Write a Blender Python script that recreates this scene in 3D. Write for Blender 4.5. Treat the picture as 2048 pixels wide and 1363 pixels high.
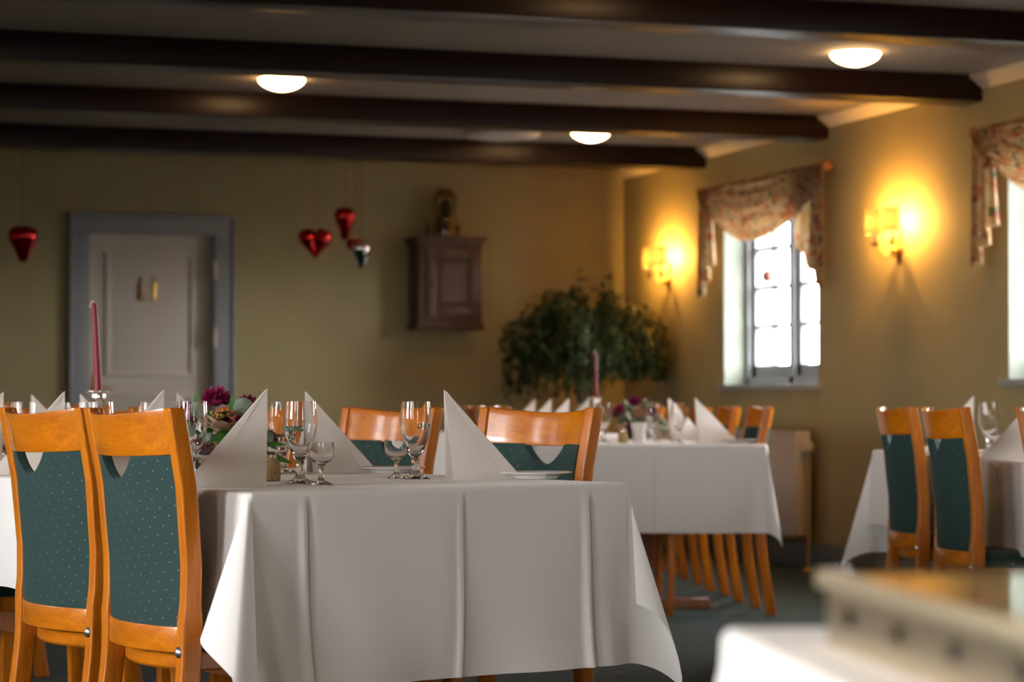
import bpy, bmesh, math, random
from math import sin, cos, pi, radians, sqrt, atan2, exp
from mathutils import Vector, Matrix

random.seed(7)
SC = bpy.context.scene
COL = SC.collection
for o in list(bpy.data.objects):
    bpy.data.objects.remove(o)

# ------------------------------------------------------------------ camera
# world X, Y follow the walls of the room; the camera looks 18 degrees right of +Y
YAW = radians(18.0); CY, SY = cos(YAW), sin(YAW)
FPX = 4836.0; EYE = 0.91; HOR = 810.0
cam_d = bpy.data.cameras.new('camera'); cam = bpy.data.objects.new('camera', cam_d); COL.objects.link(cam)
cam_d.sensor_width = 36.0; cam_d.lens = 36.0 * FPX / 2048.0
cam_d.clip_start = 0.05; cam_d.clip_end = 200
PITCH = math.atan((HOR - 681.5) / FPX)
cam.location = (0, 0, EYE)
cam.rotation_euler = (pi / 2 + PITCH, 0, -YAW)
cam_d.dof.use_dof = True; cam_d.dof.focus_distance = 5.15; cam_d.dof.aperture_fstop = 4.6
SC.camera = cam

# ------------------------------------------------------------------ colour management
SC.view_settings.view_transform = 'Standard'; SC.view_settings.look = 'None'
SC.view_settings.exposure = 0.0; SC.view_settings.gamma = 1.0
SC.view_settings.use_curve_mapping = False

# ------------------------------------------------------------------ sky: pale overcast, brighter towards the left side of the house
W = bpy.data.worlds.new('sky'); SC.world = W; W.use_nodes = True
wn = W.node_tree.nodes; wl = W.node_tree.links; wn.clear()
tc = wn.new('ShaderNodeTexCoord'); sep = wn.new('ShaderNodeSeparateXYZ'); wl.new(tc.outputs['Generated'], sep.inputs[0])
mr = wn.new('ShaderNodeMapRange'); mr.inputs[1].default_value = -0.7; mr.inputs[2].default_value = 0.7
SKY_LEFT = 62.0; SKY_RIGHT = 52.0
mr.inputs[3].default_value = SKY_LEFT; mr.inputs[4].default_value = SKY_RIGHT
wl.new(sep.outputs[0], mr.inputs[0])
bg = wn.new('ShaderNodeBackground'); bg.inputs[0].default_value = (1.0, 0.955, 0.97, 1)
wo = wn.new('ShaderNodeOutputWorld'); 
mz = wn.new('ShaderNodeMapRange'); mz.inputs[1].default_value = -0.09; mz.inputs[2].default_value = 0.03   # ground below, sky above
mz.inputs[3].default_value = 0.10; mz.inputs[4].default_value = 1.0; wl.new(sep.outputs[2], mz.inputs[0])
mm = wn.new('ShaderNodeMath'); mm.operation = 'MULTIPLY'; wl.new(mr.outputs[0], mm.inputs[0]); wl.new(mz.outputs[0], mm.inputs[1])
wl.new(mm.outputs[0], bg.inputs[1]); wl.new(bg.outputs[0], wo.inputs[0])

# room extents
XR = 5.75; YB = 15.26; XL = -2.4; YF = -3.0; ZC = 2.50
SILL = 1.03; WTOP = 2.18
WIN_R = [(12.21, 13.54), (8.79, 10.12), (5.4, 6.4)]
WIN_L = [(-1.2, 0.1), (1.3, 2.6), (3.8, 5.1), (7.15, 7.75), (8.7, 9.3)]
LW_Z = (0.95, 2.2)
WIN_F = [(1.3, 2.0)]

def portal(loc, rot, sx, sy):
    l = bpy.data.lights.new('window_daylight', 'AREA'); l.shape = 'RECTANGLE'; l.size = sx; l.size_y = sy
    l.cycles.is_portal = True
    o = bpy.data.objects.new('window_daylight', l); COL.objects.link(o); o.location = loc; o.rotation_euler = rot
for y0, y1 in WIN_R:
    portal((XR + .34, (y0 + y1) / 2, (SILL + WTOP) / 2), (0, pi / 2, 0), WTOP - SILL + .1, y1 - y0 + .1)
for y0, y1 in WIN_L:
    portal((XL - .34, (y0 + y1) / 2, sum(LW_Z) / 2), (0, -pi / 2, 0), LW_Z[1] - LW_Z[0] + .1, y1 - y0 + .1)
for x0, x1 in WIN_F:
    portal(((x0 + x1) / 2, YF - .34, sum(LW_Z) / 2), (pi / 2, 0, 0), x1 - x0 + .1, LW_Z[1] - LW_Z[0] + .1)

# ------------------------------------------------------------------ helpers
def cw(xc, zc, h=0.0):
    """camera-ground coordinates (right, forward) to world"""
    return Vector((xc * CY + zc * SY, -xc * SY + zc * CY, h))
def ray(px, zc, h=0.0):
    return cw((px - 1024.0) / FPX * zc, zc, h)
def onY(px, Y):
    """world X where the sight line through column px meets the plane y=Y"""
    r = (px - 1024.0) / FPX
    z = Y / (CY - r * SY)
    return z * (SY + r * CY), z

def tag(o, label=None, cat=None, group=None, kind=None):
    if label: o['label'] = label
    if cat: o['category'] = cat
    if group: o['group'] = group
    if kind: o['kind'] = kind
    return o
def thing(name, label, cat, loc=(0, 0, 0), rz=0.0, group=None):
    o = bpy.data.objects.new(name, None); COL.objects.link(o)
    o.empty_display_size = .1
    o.location = loc; o.rotation_euler = (0, 0, rz)
    return tag(o, label, cat, group)
def link(name, me, mat=None, parent=None, loc=None, rz=None):
    o = bpy.data.objects.new(name, me); COL.objects.link(o)
    if mat: me.materials.append(mat)
    if parent: o.parent = parent
    if loc is not None: o.location = loc
    if rz is not None: o.rotation_euler = (0, 0, rz)
    return o
def dup(root, loc, rz, label, group=None):
    def rec(o, par):
        c = o.copy(); COL.objects.link(c)
        if par: c.parent = par
        for ch in CH.get(o.name, []): rec(ch, c)
        return c
    c = rec(root, None)
    c.location = loc; c.rotation_euler = (0, 0, rz); c['label'] = label
    if group: c['group'] = group
    return c
CH = {}
def index_children(root):
    for ch in bpy.data.objects:
        if ch.parent == root:
            CH.setdefault(root.name, []).append(ch); index_children(ch)

class MB:
    """collects shapes into one mesh"""
    def __init__(s): s.v = []; s.f = []; s.uv = {}; s.sm = []
    def add(s, vs, fs, smooth=True, uvs=None):
        b = len(s.v); s.v += [tuple(v) for v in vs]
        for i, f in enumerate(fs):
            s.f.append(tuple(b + k for k in f)); s.sm.append(smooth)
            if uvs: s.uv[len(s.f) - 1] = [uvs[k] for k in f]
        return s
    def box(s, x0, x1, y0, y1, z0, z1, smooth=False):
        vs = [(x, y, z) for z in (z0, z1) for y in (y0, y1) for x in (x0, x1)]
        return s.add(vs, [(0, 2, 3, 1), (4, 5, 7, 6), (0, 1, 5, 4), (2, 6, 7, 3), (0, 4, 6, 2), (1, 3, 7, 5)], smooth)
    def hexa(s, b, t, smooth=False):
        return s.add(list(b) + list(t), [(3, 2, 1, 0), (4, 5, 6, 7), (0, 1, 5, 4), (1, 2, 6, 5), (2, 3, 7, 6), (3, 0, 4, 7)], smooth)
    def lathe(s, prof, n=32, c=(0, 0, 0), smooth=True, sc=(1, 1)):
        vs = []; fs = []
        m = len(prof)
        for (r, z) in prof:
            for k in range(n):
                a = 2 * pi * k / n
                vs.append((c[0] + r * cos(a) * sc[0], c[1] + r * sin(a) * sc[1], c[2] + z))
        for i in range(m - 1):
            for k in range(n):
                k2 = (k + 1) % n
                fs.append((i * n + k, i * n + k2, (i + 1) * n + k2, (i + 1) * n + k))
        return s.add(vs, fs, smooth)
    def tube(s, pts, r, n=10, smooth=True, cap=True):
        pts = [Vector(p) for p in pts]; vs = []; fs = []; m = len(pts)
        rr = r if isinstance(r, (list, tuple)) else [r] * m
        up = Vector((0, 0, 1))
        for i, p in enumerate(pts):
            d = (pts[min(i + 1, m - 1)] - pts[max(i - 1, 0)]).normalized()
            a = d.cross(up)
            if a.length < 1e-3: a = d.cross(Vector((0, 1, 0)))
            a.normalize(); b = d.cross(a)
            for k in range(n):
                t = 2 * pi * k / n
                vs.append(p + (a * cos(t) + b * sin(t)) * rr[i])
        for i in range(m - 1):
            for k in range(n):
                k2 = (k + 1) % n
                fs.append((i * n + k, i * n + k2, (i + 1) * n + k2, (i + 1) * n + k))
        if cap:
            fs.append(tuple(range(n - 1, -1, -1))); fs.append(tuple((m - 1) * n + k for k in range(n)))
        return s.add(vs, fs, smooth)
    def sweep(s, rings, closed_ends=True, smooth=False):
        n = len(rings[0]); vs = [v for r in rings for v in r]; fs = []
        for i in range(len(rings) - 1):
            for k in range(n):
                k2 = (k + 1) % n
                fs.append((i * n + k, i * n + k2, (i + 1) * n + k2, (i + 1) * n + k))
        if closed_ends:
            fs.append(tuple(range(n - 1, -1, -1))); fs.append(tuple((len(rings) - 1) * n + k for k in range(n)))
        return s.add(vs, fs, smooth)
    def grid(s, fn, nu, nv, smooth=True, uvfn=None):
        vs = []; fs = []; uv = []
        for j in range(nv + 1):
            for i in range(nu + 1):
                u = i / nu; v = j / nv; vs.append(fn(u, v))
                uv.append(uvfn(u, v) if uvfn else (u, v))
        for j in range(nv):
            for i in range(nu):
                a = j * (nu + 1) + i
                fs.append((a, a + 1, a + nu + 2, a + nu + 1))
        return s.add(vs, fs, smooth, uv)
    def shell(s, fn, nu, nv, smooth=True, uvfn=None):
        """closed slab: fn(u,v,side) side in 0,1"""
        vs = []; fs = []; uv = []; N = (nu + 1) * (nv + 1)
        for sd in (0, 1):
            for j in range(nv + 1):
                for i in range(nu + 1):
                    u = i / nu; v = j / nv; vs.append(fn(u, v, sd)); uv.append(uvfn(u, v) if uvfn else (u, v))
        for j in range(nv):
            for i in range(nu):
                a = j * (nu + 1) + i
                fs.append((a, a + nu + 1, a + nu + 2, a + 1))
                fs.append((N + a, N + a + 1, N + a + nu + 2, N + a + nu + 1))
        for i in range(nu):
            fs.append((i, i + 1, N + i + 1, N + i)); a = nv * (nu + 1) + i
            fs.append((a + 1, a, N + a, N + a + 1))
        for j in range(nv):
            a = j * (nu + 1); b = a + nu + 1
            fs.append((b, a, N + a, N + b)); a += nu; b += nu
            fs.append((a, b, N + b, N + a))
        return s.add(vs, fs, smooth, uv)
    def mesh(s, name, bevel=0.0, seg=2, weld=False, angle=30):
        me = bpy.data.meshes.new(name)
        me.from_pydata(s.v, [], s.f)
        if s.uv:
            ul = me.uv_layers.new(name='UVMap')
            for p in me.polygons:
                if p.index in s.uv:
                    for k, li in enumerate(p.loop_indices): ul.data[li].uv = s.uv[p.index][k]
        me.polygons.foreach_set('use_smooth', s.sm)
        me.validate()
        bm = bmesh.new(); bm.from_mesh(me)
        if weld: bmesh.ops.remove_doubles(bm, verts=bm.verts, dist=1e-5)
        bmesh.ops.recalc_face_normals(bm, faces=bm.faces)
        if bevel:
            ed = [e for e in bm.edges if len(e.link_faces) == 2 and e.calc_face_angle(0) > radians(angle)]
            bmesh.ops.bevel(bm, geom=ed, offset=bevel, segments=seg, affect='EDGES', profile=.6, clamp_overlap=True)
            for f in bm.faces: f.smooth = True
            for e in bm.edges:
                if len(e.link_faces) == 2 and e.calc_face_angle(0) > radians(40): e.smooth = False
        else:
            for e in bm.edges:
                if len(e.link_faces) == 2 and e.calc_face_angle(0) > radians(35): e.smooth = False
        bm.to_mesh(me); bm.free()
        return me
    def obj(s, name, mat, parent=None, bevel=0.0, seg=2, weld=False, loc=None, rz=None, angle=30):
        return link(name, s.mesh(name, bevel, seg, weld, angle), mat, parent, loc, rz)

def struct(o, label=None):
    o['kind'] = 'structure'
    if label: o['label'] = label
    return o

# ------------------------------------------------------------------ materials
def nmat(name):
    m = bpy.data.materials.new(name); m.use_nodes = True
    n = m.node_tree.nodes; l = m.node_tree.links
    b = n['Principled BSDF']
    return m, n, l, b
def plain(name, col, rough=.5, metal=0.0, coat=0.0, **kw):
    m, n, l, b = nmat(name)
    b.inputs['Base Color'].default_value = (*col, 1); b.inputs['Roughness'].default_value = rough
    b.inputs['Metallic'].default_value = metal; b.inputs['Coat Weight'].default_value = coat
    for k, v in kw.items(): b.inputs[k.replace('_', ' ')].default_value = v
    return m
def ramp(n, stops, interp='LINEAR'):
    r = n.new('ShaderNodeValToRGB'); cr = r.color_ramp; cr.interpolation = interp
    while len(cr.elements) < len(stops): cr.elements.new(.5)
    for e, (p, c) in zip(cr.elements, stops): e.position = p; e.color = (*c, 1)
    return r
def bump(n, l, b, src, strength, dist=.001):
    bp = n.new('ShaderNodeBump'); bp.inputs['Strength'].default_value = strength; bp.inputs['Distance'].default_value = dist
    l.new(src, bp.inputs['Height']); l.new(bp.outputs[0], b.inputs['Normal']); return bp
def noisy(name, c1, c2, scale, rough, bstr=0.0, bdist=.001, stretch=(1, 1, 1), detail=4, bscale=None, **kw):
    m, n, l, b = nmat(name)
    t = n.new('ShaderNodeTexCoord'); mp = n.new('ShaderNodeMapping'); mp.inputs['Scale'].default_value = stretch
    l.new(t.outputs['Object'], mp.inputs[0])
    nz = n.new('ShaderNodeTexNoise'); nz.inputs['Scale'].default_value = scale; nz.inputs['Detail'].default_value = detail
    l.new(mp.outputs[0], nz.inputs['Vector'])
    r = ramp(n, [(.3, c1), (.7, c2)]); l.new(nz.outputs['Fac'], r.inputs[0]); l.new(r.outputs[0], b.inputs['Base Color'])
    b.inputs['Roughness'].default_value = rough
    if bstr:
        nb = nz
        if bscale:
            nb = n.new('ShaderNodeTexNoise'); nb.inputs['Scale'].default_value = bscale; l.new(mp.outputs[0], nb.inputs['Vector'])
        bump(n, l, b, nb.outputs['Fac'], bstr, bdist)
    for k, v in kw.items(): b.inputs[k.replace('_', ' ')].default_value = v
    return m

M = {}
M['wall'] = noisy('sage_wall_paint', (.33, .275, .14), (.37, .31, .16), 3.0, .75, .25, .002, bscale=160)
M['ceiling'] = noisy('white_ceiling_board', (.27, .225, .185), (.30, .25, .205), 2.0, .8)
M['cornice'] = plain('cornice_paint', (.60, .54, .46), .6)
M['trimgrey'] = plain('blue_grey_paint', (.27, .28, .30), .45)
M['base'] = plain('dark_blue_grey_paint', (.09, .095, .11), .45)
M['doorwhite'] = plain('off_white_door_paint', (.56, .50, .43), .45)
M['winwhite'] = plain('white_window_paint', (.34, .375, .40), .4)
M['reveal'] = plain('pale_green_white_plaster', (.24, .27, .225), .7)
M['beam'] = noisy('dark_stained_beam', (.010, .002, .001), (.018, .004, .002), 6, .34, .1, .001, (.3, 6, 6), Coat_Weight=.0, Specular_IOR_Level=.32)
M['brass'] = plain('aged_brass', (.55, .36, .10), .3, 1.0)
M['darkbrass'] = plain('dark_bronze', (.20, .12, .04), .4, 1.0)
M['silver'] = plain('silver', (.82, .78, .75), .16, 1.0)
M['steel'] = plain('steel_bolt', (.62, .64, .66), .3, 1.0)
M['mirror_steel'] = plain('polished_steel', (.74, .68, .54), .09, 1.0)
M['candle'] = plain('burgundy_wax', (.20, .005, .018), .5)
M['wick'] = plain('cream_wick', (.8, .72, .6), .8)
M['china'] = plain('white_china', (.80, .78, .75), .12, coat=.4)
M['radiator'] = plain('cream_radiator_enamel', (.52, .47, .42), .35)
M['pipe'] = plain('cream_pipe', (.36, .27, .16), .4)
M['red'] = plain('red_mirror_glass', (.55, .004, .008), .07, .85, coat=.6)
M['silverball'] = plain('silver_mirror_glass', (.8, .8, .83), .06, 1.0)
M['redcord'] = plain('red_cord', (.25, .04, .02), .7)
M['ceramic'] = plain('terracotta_pot', (.22, .09, .04), .6)
M['soil'] = plain('soil', (.03, .02, .012), .9)
M['bark'] = noisy('bark', (.06, .04, .02), (.12, .08, .04), 30, .8)
M['glass'] = plain('clear_glass', (1, 1, 1), .0, 0.0, Transmission_Weight=1.0, IOR=1.46)
M['pepper'] = noisy('ground_pepper', (.28, .17, .07), (.5, .35, .16), 250, .8)
M['print'] = plain('green_print', (.0, .09, .045), .5)
M['pinkball'] = plain('rose_ornament', (.42, .14, .10), .4)

# window pane: thin clear sheet
def pane_mat():
    m, n, l, b = nmat('window_pane'); out = n['Material Output']; n.remove(b)
    t = n.new('ShaderNodeBsdfTransparent'); g = n.new('ShaderNodeBsdfGlossy'); g.inputs['Roughness'].default_value = .02
    lw = n.new('ShaderNodeLayerWeight'); lw.inputs[0].default_value = .5; mx = n.new('ShaderNodeMixShader')
    pw_ = n.new('ShaderNodeMath'); pw_.operation = 'POWER'; pw_.inputs[1].default_value = 6.0; l.new(lw.outputs['Facing'], pw_.inputs[0])
    fr = n.new('ShaderNodeMath'); fr.operation = 'MULTIPLY_ADD'; fr.inputs[1].default_value = .6; fr.inputs[2].default_value = .04; l.new(pw_.outputs[0], fr.inputs[0])
    t.inputs[0].default_value = (.96, .98, .97, 1)
    l.new(fr.outputs[0], mx.inputs[0]); l.new(t.outputs[0], mx.inputs[1]); l.new(g.outputs[0], mx.inputs[2]); l.new(mx.outputs[0], out.inputs[0])
    return m
M['pane'] = pane_mat()

def emis(name, col, st):
    m, n, l, b = nmat(name)
    b.inputs['Base Color'].default_value = (.9, .85, .75, 1)
    b.inputs['Emission Color'].default_value = (*col, 1); b.inputs['Emission Strength'].default_value = st
    return m
M['bowl_lit'] = emis('lit_opal_glass', (1.0, .58, .24), 30.0)
M['bulb'] = emis('lit_bulb', (1.0, .47, .085), 2300.0)

def shade_mat():
    m, n, l, b = nmat('cream_lampshade'); out = n['Material Output']; n.remove(b)
    d = n.new('ShaderNodeBsdfDiffuse'); t = n.new('ShaderNodeBsdfTranslucent'); mx = n.new('ShaderNodeMixShader')
    d.inputs[0].default_value = (.85, .75, .5, 1); t.inputs[0].default_value = (.85, .80, .62, 1); mx.inputs[0].default_value = .8
    l.new(d.outputs[0], mx.inputs[1]); l.new(t.outputs[0], mx.inputs[2]); l.new(mx.outputs[0], out.inputs[0])
    return m
M['shade'] = shade_mat()

def wood_mat(name, c1, c2, axis, rough=.22, coat=.5):
    m, n, l, b = nmat(name)
    t = n.new('ShaderNodeTexCoord'); mp = n.new('ShaderNodeMapping')
    s = [22, 22, 22]; s[axis] = 2.2; mp.inputs['Scale'].default_value = s
    l.new(t.outputs['Object'], mp.inputs[0])
    nz = n.new('ShaderNodeTexNoise'); nz.inputs['Scale'].default_value = 1.6; nz.inputs['Detail'].default_value = 5; nz.inputs['Distortion'].default_value = .5
    l.new(mp.outputs[0], nz.inputs['Vector'])
    r = ramp(n, [(.3, c1), (.7, c2)]); l.new(nz.outputs['Fac'], r.inputs[0])
    f = n.new('ShaderNodeTexNoise'); f.inputs['Scale'].default_value = 9; l.new(mp.outputs[0], f.inputs['Vector'])
    r2 = ramp(n, [(.35, (.82, .82, .82)), (.6, (1, 1, 1))]); l.new(f.outputs['Fac'], r2.inputs[0])
    mx = n.new('ShaderNodeMix'); mx.data_type = 'RGBA'; mx.blend_type = 'MULTIPLY'; mx.inputs[0].default_value = 1
    l.new(r.outputs[0], mx.inputs[6]); l.new(r2.outputs[0], mx.inputs[7]); l.new(mx.outputs[2], b.inputs['Base Color'])
    b.inputs['Roughness'].default_value = rough + .15; b.inputs['Coat Weight'].default_value = coat; b.inputs['Coat Roughness'].default_value = rough
    return m
HC1, HC2 = (.44, .112, .0012), (.64, .195, .0025)
M['woodX'] = wood_mat('honey_beech_rail', HC1, HC2, 0, .14, .5)
M['woodZ'] = wood_mat('honey_beech_post', HC1, HC2, 2, .2, .3)
M['woodD'] = wood_mat('brown_table_wood', (.16, .045, .012), (.26, .08, .02), 2, .3, .3)
M['cab'] = wood_mat('old_oak', (.060, .024, .011), (.105, .042, .021), 2, .4, .15)
M['cabdark'] = plain('dark_iron', (.02, .018, .018), .5, .6)
M['rod'] = plain('amber_wood_rod', (.45, .16, .04), .35, coat=.4)

def cloth_mat(name, col, weave=900, rough=.85):
    m, n, l, b = nmat(name)
    t = n.new('ShaderNodeTexCoord')
    nz = n.new('ShaderNodeTexNoise'); nz.inputs['Scale'].default_value = 3.0; nz.inputs['Detail'].default_value = 2
    l.new(t.outputs['Object'], nz.inputs['Vector'])
    n2 = n.new('ShaderNodeTexNoise'); n2.inputs['Scale'].default_value = weave; l.new(t.outputs['Object'], n2.inputs['Vector'])
    ad = n.new('ShaderNodeMath'); ad.operation = 'MULTIPLY_ADD'; ad.inputs[1].default_value = 6.0
    l.new(nz.outputs['Fac'], ad.inputs[0]); l.new(n2.outputs['Fac'], ad.inputs[2])
    bump(n, l, b, ad.outputs[0], .25, .0015)
    b.inputs['Base Color'].default_value = (*col, 1); b.inputs['Roughness'].default_value = rough
    b.inputs['Sheen Weight'].default_value = .1
    return m
M['cloth'] = cloth_mat('white_table_linen', (.78, .745, .72))
M['napkin'] = cloth_mat('ivory_napkin_paper', (.86, .80, .74), 1500, .8)

def fabric_mat():
    m, n, l, b = nmat('green_dotted_upholstery')
    uv = n.new('ShaderNodeUVMap'); uv.uv_map = 'UVMap'
    sp = n.new('ShaderNodeSeparateXYZ'); l.new(uv.outputs[0], sp.inputs[0])
    def mth(op, a, b_=None, c=None):
        x = n.new('ShaderNodeMath'); x.operation = op
        for i, v in enumerate((a, b_, c)):
            if v is None: continue
            if isinstance(v, (int, float)): x.inputs[i].default_value = v
            else: l.new(v, x.inputs[i])
        return x.outputs[0]
    pp = mth('PINGPONG', sp.outputs[0], .026)
    hb = mth('SINE', mth('MULTIPLY', mth('ADD', sp.outputs[1], pp), 2 * pi / .0042))
    hb01 = mth('MULTIPLY_ADD', hb, .5, .5)
    mp = n.new('ShaderNodeMapping'); mp.inputs['Rotation'].default_value = (0, 0, radians(38)); mp.inputs['Scale'].default_value = (40, 40, 40)
    l.new(uv.outputs[0], mp.inputs[0])
    vo = n.new('ShaderNodeTexVoronoi'); vo.voronoi_dimensions = '2D'; vo.inputs['Scale'].default_value = 1.0; vo.inputs['Randomness'].default_value = 0.0
    l.new(mp.outputs[0], vo.inputs['Vector'])
    dot = mth('LESS_THAN', vo.outputs['Distance'], .045)
    r = ramp(n, [(.2, (.003, .021, .020)), (.8, (.008, .047, .042))]); l.new(hb01, r.inputs[0])
    mx = n.new('ShaderNodeMix'); mx.data_type = 'RGBA'; l.new(dot, mx.inputs[0]); l.new(r.outputs[0], mx.inputs[6])
    mx.inputs[7].default_value = (.45, .30, .10, 1); l.new(mx.outputs[2], b.inputs['Base Color'])
    b.inputs['Roughness'].default_value = .8; b.inputs['Sheen Weight'].default_value = .06; b.inputs['Sheen Roughness'].default_value = .4
    bump(n, l, b, hb01, .4, .0006)
    return m
M['fabric'] = fabric_mat()
M['seatfab'] = M['fabric']

def carpet_mat():
    m, n, l, b = nmat('green_flecked_carpet')
    t = n.new('ShaderNodeTexCoord')
    nz = n.new('ShaderNodeTexNoise'); nz.inputs['Scale'].default_value = 120; nz.inputs['Detail'].default_value = 3
    l.new(t.outputs['Object'], nz.inputs['Vector'])
    r = ramp(n, [(.3, (.003, .011, .0085)), (.7, (.010, .027, .020))]); l.new(nz.outputs['Fac'], r.inputs[0])
    vo = n.new('ShaderNodeTexVoronoi'); vo.inputs['Scale'].default_value = 7.0; vo.inputs['Randomness'].default_value = .55
    l.new(t.outputs['Object'], vo.inputs['Vector'])
    lt = n.new('ShaderNodeMath'); lt.operation = 'LESS_THAN'; lt.inputs[1].default_value = .16; l.new(vo.outputs['Distance'], lt.inputs[0])
    mx = n.new('ShaderNodeMix'); mx.data_type = 'RGBA'; l.new(lt.outputs[0], mx.inputs[0]); l.new(r.outputs[0], mx.inputs[6])
    mx.inputs[7].default_value = (.11, .045, .014, 1); l.new(mx.outputs[2], b.inputs['Base Color']); b.inputs['Roughness'].default_value = .95
    bump(n, l, b, nz.outputs['Fac'], .5, .003)
    return m
M['carpet'] = carpet_mat()

def floral_mat():
    m, n, l, b = nmat('floral_chintz')
    t = n.new('ShaderNodeTexCoord'); mp = n.new('ShaderNodeMapping'); mp.inputs['Scale'].default_value = (1, 1, 1)
    l.new(t.outputs['Object'], mp.inputs[0])
    nz = n.new('ShaderNodeTexNoise'); nz.inputs['Scale'].default_value = 9; nz.inputs['Detail'].default_value = 2
    l.new(mp.outputs[0], nz.inputs['Vector'])
    ad = n.new('ShaderNodeVectorMath'); ad.operation = 'MULTIPLY_ADD'; ad.inputs[1].default_value = (.12, .12, .12)
    l.new(nz.outputs['Color'], ad.inputs[0]); l.new(mp.outputs[0], ad.inputs[2])
    vo = n.new('ShaderNodeTexVoronoi'); vo.inputs['Scale'].default_value = 30; l.new(ad.outputs[0], vo.inputs['Vector'])
    sp = n.new('ShaderNodeSeparateColor'); l.new(vo.outputs['Color'], sp.inputs[0])
    r = ramp(n, [(0, (.33, .21, .10)), (.3, (.36, .25, .13)), (.46, (.22, .055, .02)), (.58, (.30, .10, .045)), (.68, (.07, .08, .035)), (.76, (.32, .17, .06)), (1, (.42, .32, .19))], 'CONSTANT')
    l.new(sp.outputs[0], r.inputs[0])
    l.new(r.outputs[0], b.inputs['Base Color']); b.inputs['Roughness'].default_value = .75
    tr = n.new('ShaderNodeBsdfTranslucent'); l.new(r.outputs[0], tr.inputs[0]); mx = n.new('ShaderNodeMixShader'); mx.inputs[0].default_value = .3
    l.new(b.outputs[0], mx.inputs[1]); l.new(tr.outputs[0], mx.inputs[2]); l.new(mx.outputs[0], n['Material Output'].inputs[0])
    return m
M['floral'] = floral_mat()

def leaf_mat(name, c1, c2, tr=.3, rough=.45):
    m, n, l, b = nmat(name)
    oi = n.new('ShaderNodeTexCoord'); nz = n.new('ShaderNodeTexNoise'); nz.inputs['Scale'].default_value = 14
    l.new(oi.outputs['Object'], nz.inputs['Vector']); r = ramp(n, [(.35, c1), (.65, c2)]); l.new(nz.outputs['Fac'], r.inputs[0])
    l.new(r.outputs[0], b.inputs['Base Color']); b.inputs['Roughness'].default_value = rough
    t = n.new('ShaderNodeBsdfTranslucent'); l.new(r.outputs[0], t.inputs[0]); mx = n.new('ShaderNodeMixShader'); mx.inputs[0].default_value = tr
    l.new(b.outputs[0], mx.inputs[1]); l.new(t.outputs[0], mx.inputs[2]); l.new(mx.outputs[0], n['Material Output'].inputs[0])
    return m
M['ficus'] = leaf_mat('ficus_leaves', (.012, .035, .008), (.05, .085, .018))
M['leaf'] = leaf_mat('green_leaves', (.02, .09, .02), (.06, .22, .03))
M['euca'] = leaf_mat('eucalyptus_leaves', (.10, .13, .09), (.16, .19, .13), .1, .6)
M['mum'] = leaf_mat('burgundy_petals', (.13, .004, .035), (.30, .010, .085), .2, .5)
M['cream'] = leaf_mat('cream_petals', (.50, .34, .25), (.62, .46, .36), .2, .6)
M['berry'] = plain('pink_berries', (.40, .10, .08), .4)
M['bud'] = plain('yellow_buds', (.45, .33, .08), .5)

# ================================================================== SETTING
def wall_with_holes(name, axis, pos, thick, a0, a1, holes, z0=0, z1=ZC, rev=M['reveal']):
    """axis 'x': wall plane x=pos, thickness outwards by thick (signed); a = coordinate along"""
    mb = MB(); t = thick
    def bx(A0, A1, Z0, Z1):
        p0, p1 = sorted((pos, pos + t))
        if axis == 'x': mb.box(p0, p1, A0, A1, Z0, Z1)
        else: mb.box(A0, A1, p0, p1, Z0, Z1)
    cur = a0
    for (h0, h1, hz0, hz1) in sorted(holes):
        bx(cur, h0, z0, z1); bx(h0, h1, z0, hz0); bx(h0, h1, hz1, z1); cur = h1
    bx(cur, a1, z0, z1)
    return struct(mb.obj(name, M['wall']))
struct(MB().box(XL - .4, XR + .4, YF - .4, YB + .4, -.1, 0).obj('floor', M['carpet']), 'dark green carpet with small orange flecks')
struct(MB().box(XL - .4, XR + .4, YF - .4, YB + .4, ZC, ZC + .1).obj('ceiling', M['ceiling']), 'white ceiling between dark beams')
struct(wall_with_holes('wall_back', 'y', YB, .35, XL - .35, XR + .35, [(2.16, 2.96, -.001, 2.0)]), 'pale green back wall')
struct(wall_with_holes('wall_right', 'x', XR, .35, YF, YB, [(a, b, SILL, WTOP) for a, b in WIN_R]), 'green window wall on the right')
struct(wall_with_holes('wall_left', 'x', XL, -.35, YF, YB, [(a, b, *LW_Z) for a, b in WIN_L]))
struct(wall_with_holes('wall_front', 'y', YF, -.35, XL - .35, XR + .35, [(a, b, *LW_Z) for a, b in WIN_F]))
# beams across the room
for k, y in enumerate([13.815, 12.07, 10.355, 8.62, 6.9, 5.18, 3.46, 1.74, 0.0, -1.74]):
    b = MB().box(XL - .05, XR + .02, y, y + .21, 2.375, ZC + .02).obj('trim_%d' % (k + 1), M['beam'], bevel=.006)
    struct(b, 'dark brown stained ceiling beam')
c = MB()
c.hexa([(XR - .07, YF, ZC - .012), (XR, YF, ZC - .065), (XR, YB, ZC - .065), (XR - .07, YB, ZC - .012)],
       [(XR - .07, YF, ZC), (XR, YF, ZC), (XR, YB, ZC), (XR - .07, YB, ZC)])
struct(c.obj('trim_11', M['cornice']), 'pale cornice strip under the ceiling')
struct(MB().box(XL, 2.03, YB - .02, YB, 0, .14).box(3.1, XR, YB - .02, YB, 0, .14).obj('baseboard_back', M['base'], bevel=.004))
struct(MB().box(XR - .02, XR, YF, YB - .02, 0, .15).obj('baseboard_right', M['base'], bevel=.004))
struct(MB().box(XL, XL + .02, YF, YB - .02, 0, .15).obj('baseboard_left', M['base'], bevel=.004))

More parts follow.
